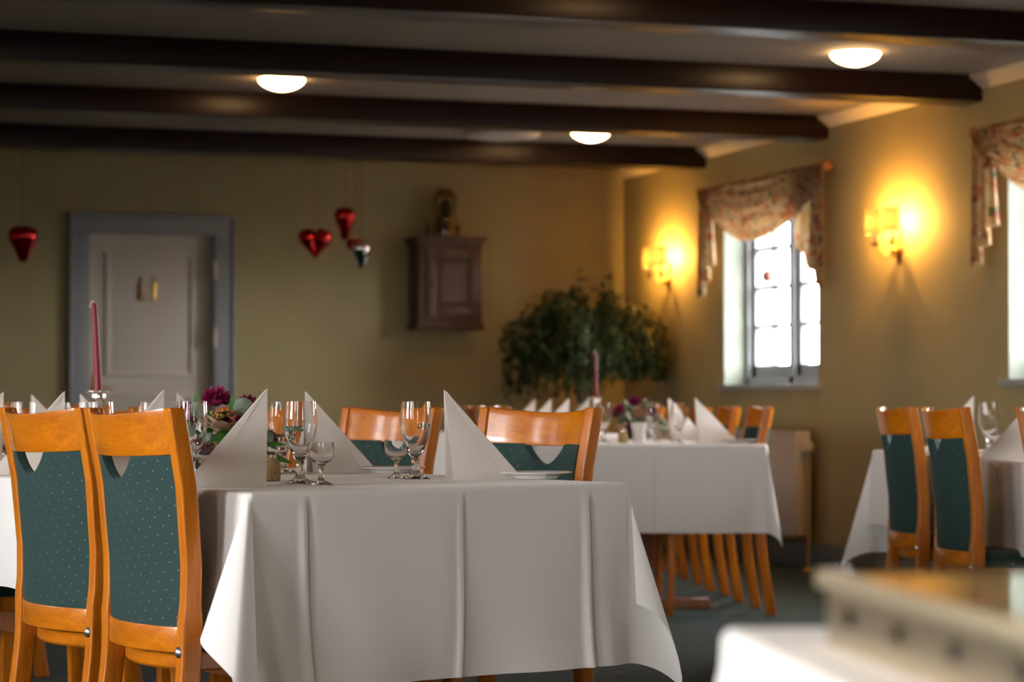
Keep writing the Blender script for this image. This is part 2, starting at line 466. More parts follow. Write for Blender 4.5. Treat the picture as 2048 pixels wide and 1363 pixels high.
# door
dm = MB()
x0, x1 = 2.16, 2.96; yd = YB + .05
fr = MB()
for a, bq in ((2.037, 2.165), (2.955, 3.09)): fr.box(a, bq, YB - .03, YB + .049, 0, 1.995)
fr.box(2.037, 3.09, YB - .03, YB + .049, 1.995, 2.12)
for a, bq in ((2.037, 2.06), (3.067, 3.09)): fr.box(a, bq, YB - .045, YB - .03, 0, 2.097)
fr.box(2.037, 3.09, YB - .045, YB - .03, 2.097, 2.12)
door = struct(MB().box(x0, x1, yd, yd + .04, .0, 2.0).obj('door_1', M['doorwhite']), 'off-white panelled door')
struct(fr.obj('trim_12', M['trimgrey'], bevel=.006), 'blue-grey door frame')
def panel(z0, z1):
    p = MB(); a, b_ = 2.272, 2.842
    for (q0, q1, r0, r1) in ((a, a + .03, z0, z1), (b_ - .03, b_, z0, z1), (a + .03, b_ - .03, z0, z0 + .03), (a + .03, b_ - .03, z1 - .03, z1)):
        p.box(q0, q1, yd - .014, yd + .002, r0, r1)
    p.hexa([(a + .08, yd - .009, z0 + .08), (b_ - .08, yd - .009, z0 + .08), (b_ - .08, yd - .009, z1 - .08), (a + .08, yd - .009, z1 - .08)],
           [(a + .04, yd + .001, z0 + .04), (b_ - .04, yd + .001, z0 + .04), (b_ - .04, yd + .001, z1 - .04), (a + .04, yd + .001, z1 - .04)])
    p.obj('door_panel', M['doorwhite'], door, bevel=.004)
panel(1.09, 1.88); panel(.18, .985)
for z in (1.77, 1.34, .3):
    MB().box(2.925, 2.952, yd - .012, yd + .01, z - .055, z + .055).lathe([(0.0, -.06), (.014, -.06), (.014, .06), (0, .06)], 10, (2.955, YB - .035, z)).obj('hinge', M['doorwhite'], door)
h = MB(); h.tube([(2.2, yd, 1.02), (2.2, yd - .05, 1.02), (2.3, yd - .055, 1.02)], .009)
h.box(2.19, 2.21, yd - .006, yd, .93, 1.1); h.obj('door_handle', M['brass'], door)

# windows
def window(name, axis, pos, sgn, a0, a1, z0, z1, rows=4, cols=2, off=.17, casements=2):
    """pos: wall surface; sgn: outward"""
    mbr = MB(); gl = MB(); sill = MB(); rv = MB()
    def bx(mb, A0, A1, d0, d1, Z0, Z1):
        p0, p1 = sorted((pos + sgn * d0, pos + sgn * d1))
        if axis == 'x': mb.box(p0, p1, A0, A1, Z0, Z1)
        else: mb.box(A0, A1, p0, p1, Z0, Z1)
    fo = off
    for A in ((a0, a0 + .045), (a1 - .045, a1), ((a0 + a1) / 2 - .03, (a0 + a1) / 2 + .03)): bx(mbr, A[0], A[1], fo - .03, fo + .07, z0, z1)
    for Z in ((z0, z0 + .05), (z1 - .05, z1)): bx(mbr, a0, a1, fo - .03, fo + .07, *Z)
    halves = [(a0 + .045, (a0 + a1) / 2 - .03), ((a0 + a1) / 2 + .03, a1 - .045)]
    sash = []
    for (b0, b1) in halves:
        sm = MB()
        for A in ((b0, b0 + .05), (b1 - .05, b1)): bx(sm, A[0], A[1], fo, fo + .045, z0 + .05, z1 - .05)
        for Z in ((z0 + .05, z0 + .12), (z1 - .1, z1 - .05)): bx(sm, b0, b1, fo, fo + .045, *Z)
        for k in range(1, cols):
            cc = b0 + (b1 - b0) * k / cols; bx(sm, cc - .012, cc + .012, fo + .005, fo + .04, z0 + .1, z1 - .08)
        for k in range(1, rows):
            cz = z0 + .12 + (z1 - .1 - z0 - .12) * k / rows; bx(sm, b0 + .03, b1 - .03, fo + .005, fo + .04, cz - .012, cz + .012)
        sash.append(sm)
    bx(gl, a0 + .05, a1 - .05, fo + .02, fo + .024, z0 + .06, z1 - .06)
    # plaster lining of the opening, 3 mm proud of the wall's own masonry
    for A in ((a0 - .001, a0 + .004), (a1 - .004, a1 + .001)): bx(rv, A[0], A[1], .002, .34, z0, z1)
    bx(rv, a0, a1, .002, .34, z1 - .004, z1 + .001)
    bx(sill, a0 - .04, a1 + .04, -.035, 0, z0 - .03, z0 + .004); bx(sill, a0 + .002, a1 - .002, -.01, .34, z0 - .002, z0 + .004)
    o = struct(mbr.obj(name, M['winwhite'], bevel=.003))
    for sm in sash: sm.obj('sash', M['winwhite'], o, bevel=.002)
    gl.obj('pane', M['pane'], o); rv.obj('reveal', M['reveal'], o); sill.obj('window_sill', M['winwhite'], o, bevel=.003)
    return o
k = 1
for (a, b_) in WIN_R:
    w_ = window('window_%d' % k, 'x', XR, 1, a, b_, SILL, WTOP, rows=4); k += 1
for (a, b_) in WIN_L:
    window('window_%d' % k, 'x', XL, -1, a, b_, *LW_Z, rows=4); k += 1
for (a, b_) in WIN_F:
    window('window_%d' % k, 'y', YF, -1, a, b_, *LW_Z, rows=4); k += 1

# ================================================================== LIGHT FITTINGS
def point(loc, e, col, r, parent=None):
    l = bpy.data.lights.new('bulb_light', 'POINT'); l.energy = e; l.color = col; l.shadow_soft_size = r
    o = bpy.data.objects.new('bulb_light', l); COL.objects.link(o); o.location = loc
    if parent: o.parent = parent
    return o
def ceiling_light(loc, label):
    t = thing('ceiling_light', label, 'ceiling light', loc, 0, 'opal bowl ceiling lights')
    MB().lathe([(0, 0), (.108, 0), (.113, -.004), (.110, -.009), (.10, -.009)], 40).obj('rim', M['brass'], t)
    MB().lathe([(.112, -.004), (.113, -.012), (.103, -.028), (.082, -.043), (.054, -.055), (.025, -.062), (0, -.064)], 40).obj('glass_bowl', M['bowl_lit'], t)
    return t
ceiling_light(ray(562, 11.72, ZC), 'lit opal bowl ceiling light at the left, above the door side of the room')
ceiling_light(ray(1182, 14.0, ZC), 'lit opal bowl ceiling light, the middle and smallest of the three')
ceiling_light(ray(1713, 10.86, ZC), 'lit opal bowl ceiling light at the right, nearest of the three')
for (x_, y_, lb_) in ((.6, 6.1, 'added unseen ceiling light above the near table, warm fill'), (3.4, 7.9, 'added unseen ceiling light above the right-hand side, warm fill'), (1.2, 2.6, 'added unseen ceiling light nearer the camera, warm fill'), (4.0, 2.6, 'added unseen ceiling light above the right foreground, warm fill'), (-.6, .9, 'added unseen ceiling light behind the camera, warm fill')):
    ceiling_light((x_, y_, ZC), lb_)  # extra bowls out of view, added as warm fill for the near tables
# unlit flush disc between the last two beams
o = MB().lathe([(0, 0), (.22, 0), (.225, -.01), (.20, -.028), (.12, -.04), (0, -.045)], 40).obj('ceiling_fixture', plain('dull_white_enamel', (.5, .44, .38), .5), loc=ray(1005, 14.1, ZC))
tag(o, 'unlit flat round white ceiling fixture before the farthest beam', 'ceiling fixture')

def sconce(Y, label):
    t = thing('wall_sconce', label, 'wall lamp', (XR, Y, 1.63), 0, 'twin-arm brass wall lamps')
    # local: -X into the room
    p = MB(); p.lathe([(0, 0), (.006, .0), (.014, .03), (.022, .055), (.028, .075), (.02, .095), (.012, .11), (.01, .15), (.006, .20), (0, .205)], 16, (-.014, 0, 0), sc=(.7, 1))
    p.obj('backplate', M['darkbrass'], t)
    MB().lathe([(0, -.022), (.015, -.017), (.022, 0), (.015, .017), (0, .022)], 16, (-.04, 0, .075)).obj('boss', M['brass'], t)
    for s in (-1, 1):
        a = MB()
        pts = []
        for i in range(15):
            u = i / 14; 
            pts.append((-.03 - .07 * u, s * .10 * u, .08 - .055 * sin(pi * u) + .02 * u + (0 if u < .9 else (u - .9) * .1)))
        a.tube(pts, .0045, 8)
        a.lathe([(0, .0), (.012, .002), (.03, .012), (.030, .015), (.012, .012), (.012, .04), (.0, .042)], 16, (-.10, s * .10, .10))
        arm = a.obj('arm', M['brass'], t)
        MB().lathe([(0, 0), (.011, 0), (.011, .06), (0, .062)], 12, (-.10, s * .10, .14)).obj('candle_sleeve', M['wick'], t)
        MB().lathe([(0, 0), (.008, .005), (.014, .02), (.010, .038), (0, .05)], 12, (-.10, s * .10, .2)).obj('bulb', M['bulb'], t)
        sh = MB()
        # shield shade, curved on the room side, open towards the wall
        def fn(u, v, sd, s=s):
            a_ = -pi * .56 + u * pi * 1.12; r = .062 - .002 * sd
            r *= (.9 + .1 * (1 - v))
            return (-.10 - r * cos(a_) * .75, s * .10 + r * sin(a_) * 1.05, .165 + v * .125)
        sh.shell(fn, 24, 4); sh.obj('lamp_shade', M['shade'], t)
    return t
SCONCE_E = 120.0
sconce(YB - .85, 'lit brass wall lamp with two cream shades, in the far corner beside the plant')
sconce(YB - 4.05, 'lit brass wall lamp with two cream shades, between the two windows')

# ================================================================== CURTAINS
def curtain(Y0, Y1, lab, labr):
    """rod from Y1 (far) to Y0 (near) in front of the right wall"""
    xr = XR - .085; zr = 2.21
    r = thing('curtain_rod', labr, 'curtain rod', (xr, (Y0 + Y1) / 2, zr), 0, 'wooden curtain rods')
    L = (Y1 - Y0) / 2
    MB().tube([(0, -L, 0), (0, L, 0)], .014, 14).obj('rod', M['rod'], r)
    for s in (-1, 1):
        MB().lathe([(0, -.03), (.015, -.027), (.028, -.012), (.03, 0), (.028, .012), (.015, .027), (0, .03)], 16, (0, s * (L + .02), 0)).obj('finial', M['rod'], r)
        MB().box(0, .085, s * (L - .06) - .008, s * (L - .06) + .008, -.008, .008).obj('bracket', M['brass'], r)
    c = thing('window_swag', lab, 'curtain', (xr, (Y0 + Y1) / 2, zr), 0, 'floral swag curtains')
    # swag : u across (0 = far end +L), v down along the drape
    W2 = L - .03
    def sw(u, v):
        y = W2 * (1 - 2 * u)
        sag = (1 - (2 * u - 1) ** 2) ** .8
        top = .015
        drop = (.045 + .30 * sag) * v + .02
        out = -.02 - .05 * sin(pi * min(1, v * 1.1)) * (.4 + .6 * sag) - .016 * sin(v * 2 * pi * 4.5 + 1.5 * cos(2 * pi * u)) * (.3 + sag)
        return (out, y * (1 - .04 * v * sag), top - drop + .008 * sin(v * 2 * pi * 4.5))
    MB().grid(sw, 40, 36).obj('swag', M['floral'], c)
    tp = MB()
    def wrap(u, v):
        a = -pi * .5 + v * pi * 1.3
        return (-.0205 * cos(a), W2 * (1 - 2 * u), .019 * sin(a) + .003)
    tp.grid(wrap, 20, 8).obj('heading', M['floral'], c)
    for s, w, l1, l2 in ((1, .20, .66, .40), (-1, .32, .68, .36)):
        def tl(u, v, s=s, w=w, l1=l1, l2=l2):
            y = s * (W2 + .02) - s * w * u * (.9 + .25 * v)
            ln = l1 + (l2 - l1) * u
            st = math.floor(u * 3) / 3
            ln = l1 + (l2 - l1) * (st * .7 + u * .3)
            out = -.016 - .024 * sin(u * 2 * pi * 3) * (.5 + .5 * v) - .006 * v + (.02 if s < 0 else 0)
            return (out, y + .012 * cos(u * 2 * pi * 3), .01 - v * ln)
        MB().grid(tl, 48, 24).obj('tail', M['floral'], c)
    for ch in (c,):
        pass
    return c
curtain(11.94, 13.68, 'floral rust and cream swag curtain over the far window', 'thin wooden curtain rod above the far window')
curtain(8.72, 10.27, 'floral rust and cream swag curtain at the right picture edge', 'wooden curtain rod above the near window at the right edge')
# little ball hung in the window
xb = XR - .03
yb = onY(1535, 0)[0] if False else 12.95
o = thing('hanging_ornament', 'small round rose-coloured ornament hanging in the far window', 'ornament', ray(1536, 13.95, 1.655))
MB().lathe([(0, -.035), (.02, -.03), (.033, -.01), (.034, .008), (.022, .028), (0, .036)], 20).obj('ball', M['pinkball'], o)
MB().tube([(0, 0, .034), (0, 0, .53)], .0012, 6).obj('cord', M['redcord'], o)

# ================================================================== WALL CABINET
X0, X1 = 4.247, 4.669; YC = YB - .25
cab = thing('wall_cabinet', 'small antique brown wall cabinet hung on the back wall', 'cabinet', ((X0 + X1) / 2, YB, 1.40))
hw = (X1 - X0) / 2
MB().box(-hw, hw, -.25, -.001, .035, .565).obj('body', M['cab'], cab, bevel=.003)
cn = MB()
for i, (e, z) in enumerate(((.012, .55), (.022, .568), (.035, .585))):
    cn.box(-hw - e, hw + e, -.25 - e, -.001, z, z + .018)
cn.obj('cornice', M['cab'], cab, bevel=.004)
MB().box(-hw - .02, hw + .02, -.27, -.001, 0, .018).box(-hw - .01, hw + .01, -.26, -.001, .018, .04).obj('base_moulding', M['cab'], cab, bevel=.004)
dr = MB(); dx0, dx1, dz0, dz1 = -hw + .05, hw - .02, .075, .53
for (a, b_, c_, d_) in ((dx0, dx0 + .065, dz0, dz1), (dx1 - .065, dx1, dz0, dz1), (dx0 + .065, dx1 - .065, dz0, dz0 + .07), (dx0 + .065, dx1 - .065, dz1 - .07, dz1)): dr.box(a, b_, -.268, -.25, c_, d_)
dd = dr.obj('door', M['cab'], cab, bevel=.004)
pn = MB().hexa([(dx0 + .1, -.262, dz0 + .105), (dx1 - .1, -.262, dz0 + .105), (dx1 - .1, -.262, dz1 - .105), (dx0 + .1, -.262, dz1 - .105)],
               [(dx0 + .06, -.25, dz0 + .065), (dx1 - .06, -.25, dz0 + .065), (dx1 - .06, -.25, dz1 - .065), (dx0 + .06, -.25, dz1 - .065)])
pn.obj('raised_panel', M['cab'], dd)
MB().box(dx0 + .018, dx0 + .036, -.272, -.267, .27, .33).obj('keyhole_plate', M['cabdark'], dd, bevel=.003)
zt = 2.003
ln = thing('table_lantern', 'dark brass and glass lantern standing on the wall cabinet', 'lantern', (4.455, YB - .14, zt))
MB().lathe([(0, 0), (.085, 0), (.085, .015), (.075, .022), (0, .022)], 24).obj('base', M['darkbrass'], ln)
MB().lathe([(.062, .022), (.064, .06), (.064, .26), (.055, .275), (.0535, .275), (.0625, .258), (.0625, .06), (.0605, .022)], 24).obj('glass_cylinder', M['glass'], ln)
cg = MB()
for k in range(10):
    a = k * pi / 5 + .3
    cg.tube([(.067 * cos(a), .067 * sin(a), .02), (.069 * cos(a), .069 * sin(a), .26), (.05 * cos(a), .05 * sin(a), .30)], .004, 6)
cg.lathe([(.066, .105), (.073, .105), (.073, .118), (.066, .118)], 24); cg.obj('cage', M['darkbrass'], ln)
MB().lathe([(.06, .27), (.062, .285), (.05, .31), (.03, .318), (0, .32)], 24).obj('cap', M['darkbrass'], ln)
MB().lathe([(0, .022), (.048, .022), (.05, .09), (.04, .12), (.046, .20), (.02, .245), (0, .25)], 14).obj('burner', plain('dark_amber_metal', (.12, .06, .012), .3, .5), ln)
for px, lb in ((854, 'small dark candlestick on the cabinet, left of the lantern'), (916, 'small dark candlestick on the cabinet, right of the lantern')):
    x, _ = onY(px, YB - .14)
    o = MB().lathe([(0, 0), (.016, 0), (.016, .006), (.006, .012), (.006, .03), (.009, .04), (.008, .088), (0, .09)], 12).obj('candlestick', M['cabdark'], loc=(x, YB - .14, zt))
    tag(o, lb, 'candlestick')

# ================================================================== DOOR SIGNS (man and woman)
def figure(x, woman, label):
    t = MB()
    y = yd - .012
    # relief figure on a small base, 0.155 tall
    t.box(-.026, .026, -.008, .010, -.078, -.066)
    if woman:
        prof = [(0, -.067), (.022, -.067), (.019, -.04), (.010, -.005), (.008, .004), (.013, .02), (.013, .034), (.005, .042), (.005, .046)]
    else:
        prof = [(0, -.067), (.012, -.067), (.011, -.03), (.014, -.01), (.013, .01), (.017, .03), (.014, .037), (.005, .042), (.005, .046)]
    t.lathe(prof, 14, (0, 0, 0), sc=(1, .55))
    t.lathe([(0, .044), (.008, .047), (.010, .055), (.008, .064), (0, .067)], 12, (0, 0, 0), sc=(1, .7))
    t.lathe([(.0, .062), (.016 if woman else .012, .062), (.008, .067), (.007, .077), (0, .078)], 12, (0, 0, 0), sc=(1, .7))
    sx = -1 if woman else 1
    t.tube([(sx * .012, -.002, .03), (sx * .022, -.004, .008), (sx * .012, -.006, -.008)], .004, 8)
    o = t.obj('door_sign', M['darkbrass'] if woman else M['brass'], loc=(x, y, 1.65))
    tag(o, label, 'door sign')
figure(2.495, True, 'brass figure of a woman in a long skirt on the white door')
figure(2.578, False, 'brass figure of a man on the white door, right of the woman')

# ================================================================== HEARTS
def heart_mesh(w, h, d):
    mb = MB(); n = 40; m = 12; vs = []; fs = []
    def out(a):
        x = 16 * sin(a) ** 3; z = 13 * cos(a) - 4 * cos(2 * a) - 1.2 * cos(3 * a) - .5 * cos(4 * a)
        return x / 16.0 * w / 2, (z + 2.5) / 14.5 * h / 2
    for j in range(m + 1):
        ps = -pi / 2 + pi * j / m
        for i in range(n):
            x, z = out(2 * pi * i / n)
            k = cos(ps) ** .55
            vs.append((x * k, d / 2 * math.copysign(abs(sin(ps)) ** .8, ps) * min(1, .50 + .9 * max(0, (z / h + .476))), z * k + .12 * h * (1 - k)))
    for j in range(m):
        for i in range(n):
            i2 = (i + 1) % n
            fs.append((j * n + i, j * n + i2, (j + 1) * n + i2, (j + 1) * n + i))
    mb.add(vs, fs); return mb
def hang_heart(px, py, Y, w, h, d, rot, mat, label, clen=None):
    x, z = onY(px, Y); pz = EYE + (HOR - py) / (FPX / z)
    t = thing('heart_ornament', label, 'ornament', (x, Y, pz), rot, 'glass hearts hung from the beam')
    heart_mesh(w, h, d).obj('heart', mat, t, weld=True)
    MB().lathe([(.012, 0), (.012, .014), (.006, .016), (.003, .03), (0, .031)], 12, (0, 0, h * .36)).obj('cap', M['brass'], t)
    MB().tube([(0, 0, h * .36 + .03), (0, 0, 2.376 - pz)], .0018, 6).obj('cord', M['redcord'], t)
YH = 13.92
hang_heart(45, 487, YH, .17, .225, .165, radians(70), M['red'], 'red glass heart hanging alone at the left edge of the room')
hang_heart(629, 488, YH, .205, .21, .15, radians(-10), M['red'], 'wide red glass heart seen face on, left of the hanging cluster')
hang_heart(689, 446, YH, .15, .21, .125, radians(75), M['red'], 'narrow red glass heart seen edge on, highest of the cluster')
hang_heart(722, 508, YH - .03, .13, .17, .115, radians(60), M['silverball'], 'silver mirrored heart hanging lowest of the cluster')
hang_heart(711, 495, YH + .12, .12, .13, .08, radians(-30), M['red'], 'small red heart half hidden behind the silver one')

# ================================================================== RADIATOR
ry0, ry1 = 12.23, 13.55
rad = thing('radiator', 'cream panel radiator under the far window', 'radiator', (XR, (ry0 + ry1) / 2, 0))
L = (ry1 - ry0) / 2
MB().box(-.125, -.105, -L, L, .185, .765).box(-.06, -.045, -L, L, .185, .765).obj('panel', M['radiator'], rad, bevel=.006)
gr = MB().box(-.128, -.04, -L, L, .755, .768)
gr.obj('top_grille', M['radiator'], rad, bevel=.003)
for s in (-1, 1):
    MB().box(-.126, -.042, s * L - .006, s * L + .006, .19, .765).obj('side_cover', M['radiator'], rad, bevel=.003)
for q_ in (-.38, .38): MB().box(-.045, -.001, q_ - .02, q_ + .02, .3, .7).obj('wall_bracket', M['radiator'], rad)
MB().tube([(-.075, -L - .005, .69), (-.075, -L - .05, .69)], .011).tube([(-.075, -L - .05, .69), (-.075, -L - .05, 0.0)], .009).obj('pipe', M['pipe'], rad)
MB().lathe([(0, 0), (.026, 0), (.03, .02), (.028, .045), (0, .05)], 18, (-.075, -L - .05, .66)).obj('valve_knob', M['radiator'], rad)
MB().lathe([(0, 0), (.035, 0), (.03, .015), (.011, .018)], 18, (-.075, -L - .05, .001)).obj('pipe_collar', M['brass'], rad)

# ================================================================== CHAIR
def post_y(z):
    pts = [(0, -.250), (.20, -.218), (.40, -.194), (.60, -.192), (.75, -.205), (.905, -.234)]
    for (a, ya), (b_, yb_) in zip(pts, pts[1:]):
        if z <= b_:
            t = (z - a) / (b_ - a); return ya + (yb_ - ya) * t
    return pts[-1][1]
BOW = .052; PW = .203
def post_x(z): return PW - .008 + .016 * min(1, max(0, (z - .43) / .47))
def bow(x, w): return -BOW * max(0.0, 1 - abs(x / w) ** 2.15)
def make_chair(label):
    t = thing('dining_chair', label, 'chair', (0, 0, 0), 0)
    for s in (-1, 1):
        mb = MB(); rings = []
        for i in range(25):
            z = .905 * i / 24; xc = s * post_x(z); yc = post_y(z)
            wx = .0165 + (.0 if z > .4 else -.002 * (1 - z / .4)); wy = .017 if z > .5 else .021
            if z > .86: wy = .017
            rings.append([(xc - wx, yc - wy, z), (xc + wx, yc - wy, z), (xc + wx, yc + wy, z), (xc - wx, yc + wy, z)])
        # slight rounding of the top end
        mb.sweep(rings); mb.obj('back_post', M['woodZ'], t, bevel=.005, seg=3, angle=50)
        fl = MB(); rings = []
        for i in range(9):
            u = i / 8; z = .43 * u; w = .013 + .006 * u
            xc = s * (.205 - .012 * u); yc = .195 - .015 * u
            rings.append([(xc - w, yc - w, z), (xc + w, yc - w, z), (xc + w, yc + w, z), (xc - w, yc + w, z)])
        fl.sweep(rings); fl.obj('leg', M['woodZ'], t, bevel=.004)
        zb = .435
        if s > 0: MB().lathe([(0, .008), (.006, .0068), (.0105, .003), (.0115, 0), (.0, -.004)], 18).obj('bolt', M['steel'], t).matrix_local = \
            Matrix.Translation((s * post_x(zb), post_y(zb) - .021, zb)) @ Matrix.Rotation(pi / 2, 4, 'X')
    # top rail
    wr = post_x(.86) - .012
    def rail(u, v, sd):
        x = -wr + 2 * wr * u
        zt = .906 - .014 * (1 - (x / wr) ** 2); zb_ = .815 - .006 * (1 - (x / wr) ** 2)
        z = zb_ + (zt - zb_) * v
        y = post_y(z) + bow(x, wr) + (-.009 if sd == 0 else .010)
        return (x, y, z)
    MB().shell(rail, 28, 5).obj('top_rail', M['woodX'], t, bevel=.004, seg=2, angle=60)
    wf = post_x(.6) - .0145
    def ztop(x):
        a = abs(x) / .078
        return .815 - (.052 * (cos(min(1, a) * pi / 2) ** .8 if a < 1 else 0))
    def pan(u, v, sd):
        x = -wf + 2 * wf * u
        zt = ztop(x); z = .478 + (zt - .478) * v
        th = .010 + .004 * sin(pi * v) 
        y = post_y(z) + bow(x, wf) * (.8 + .2 * v) + (-th + .002 if sd == 0 else th + .004)
        return (x, y, z)
    def puv(u, v):
        x = -wf + 2 * wf * u; return (x, .478 + (ztop(x) - .478) * v)
    MB().shell(pan, 44, 26, uvfn=puv).obj('backrest', M['fabric'], t, bevel=.003, seg=2, angle=60)
    wl = post_x(.45) - .012
    def lr(u, v, sd):
        x = -wl + 2 * wl * u; z = .432 + .05 * v
        return (x, post_y(z) + bow(x, wl) * .8 + (-.012 if sd == 0 else .012), z)
    MB().shell(lr, 20, 2).obj('lower_rail', M['woodX'], t, bevel=.004, angle=60)
    # seat frame: curved back apron and straight side rails, rounded front
    def outline(inset, n=10):
        pts = []
        for i in range(n + 1):
            u = -1 + 2 * i / n; pts.append((u * (.180 - inset), -.172 - .045 * (1 - u * u) + inset))
        r = .045
        for i in range(6):
            a = i / 5 * pi / 2; pts.append((.212 - inset - r + r * cos(a), .215 - inset - r + r * sin(a)))
        for i in range(6):
            a = pi / 2 + i / 5 * pi / 2; pts.append((-.212 + inset + r + r * cos(a), .215 - inset - r + r * sin(a)))
        return pts
    sf = MB(); rings = [[(x, y, z) for x, y in outline(i_)] for z, i_ in ((.395, .004), (.40, 0), (.428, 0), (.432, .004))]
    inner = [[(x, y, z) for x, y in outline(.022)] for z in (.432, .395)]
    sf.sweep(rings + inner, closed_ends=False)
    n = len(rings[0]); sf.add(rings[0] + inner[1], [(k, (k + 1) % n, n + (k + 1) % n, n + k) for k in range(n)])
    sf.obj('seat_frame', M['woodX'], t)
    cu = MB(); rr = []
    for z, i_ in ((.430, .006), (.444, .0), (.462, .002), (.472, .012), (.478, .035), (.481, .09)):
        rr.append([(x, y, z) for x, y in outline(i_)])
    cu.sweep(rr, smooth=True)
    me = cu.mesh('seat_cushion')
    ul = me.uv_layers.new(name='UVMap')
    for p in me.polygons:
        for li in p.loop_indices:
            v = me.vertices[me.loops[li].vertex_index].co; ul.data[li].uv = (v.x, v.y)
    link('seat_cushion', me, M['fabric'], t)
    return t
used = []
proto = None
def chair(anchor_local, cam_pt, theta, side, label, group):
    """side 'L': chair on the left of its table, back to the camera side; faces right"""
    global proto
    rz = radians(theta - 18 + (-90 if side == 'L' else 90))
    p = cw(*cam_pt); R = Matrix.Rotation(rz, 3, 'Z')
    loc = p - R @ Vector((anchor_local[0], anchor_local[1], 0)); loc.z = 0
    if proto is None:
        proto = make_chair(label); index_children(proto); proto.location = loc; proto.rotation_euler = (0, 0, rz); proto['group'] = group
        return proto
    return dup(proto, loc, rz, label, group)
BOLT = (PW - .005, -.215); TOPL = (-PW - .024, -.250)
G1 = 'chairs along the near table'
chair(BOLT, (-.639, 4.66), 31, 'L', 'wooden dining chair in the left foreground, nearest, back towards us', G1)
chair(BOLT, (-.887, 5.08), 33.5, 'L', 'wooden dining chair seen from behind at the left edge, second from the table corner', G1)
chair(BOLT, (-1.33, 6.0), 30, 'L', 'dining chair cut by the left picture edge, only its seat in view', G1)
chair(TOPL, (.222, 5.84), 38, 'R', 'dining chair facing us behind the near table, beside the plate at its corner', G1)
chair(TOPL, (-.178, 6.35), 36, 'R', 'dining chair facing us behind the tall beer glass, middle of the near table', G1)
chair(TOPL, (-.58, 6.86), 36, 'R', 'dining chair facing us, mostly hidden by the foremost napkin and glasses', G1)
chair(TOPL, (-1.162, 7.6), 35, 'R', 'dining chair far along the near table, in front of the white door', G1)
chair(TOPL, (-1.56, 8.12), 35, 'R', 'farthest dining chair of the near table, under the door frame', G1)
G2 = 'chairs along the far table'
FD = Vector((-.105, .9945))
for i, lb in enumerate(('nearest chair on the right side of the far table, by the radiator', 'second chair on the right side of the far table', 'third chair on the right side of the far table', 'fourth chair on the right side of the far table', 'last chair on the right side of the far table')):
    p = Vector((1.125, 10.50)) + FD * (.71 * i)
    chair((-.205, -.25), (p.x - .02 * 0, p.y), 4, 'R', lb, G2)
for i, lb in enumerate(('first chair on the left side of the far table', 'second chair on the left side of the far table, below the plant', 'third chair on the left side of the far table', 'last chair on the left side of the far table')):
    p = Vector((-.045, 11.0)) + FD * (.71 * i)
    chair((.205, -.25), (p.x, p.y), 6, 'L', lb, G2)
G3 = 'chairs at the right-hand table'
chair(BOLT, (1.345, 8.05), 5, 'L', 'dining chair at the right-hand table, farthest, beside the hanging cloth corner', G3)
chair(BOLT, (1.336, 7.07), 5, 'L', 'dining chair at the right-hand table, in front of the napkin', G3)
chair(BOLT, (1.55, 6.62), 7, 'L', 'dining chair cut by the right picture edge', G3)

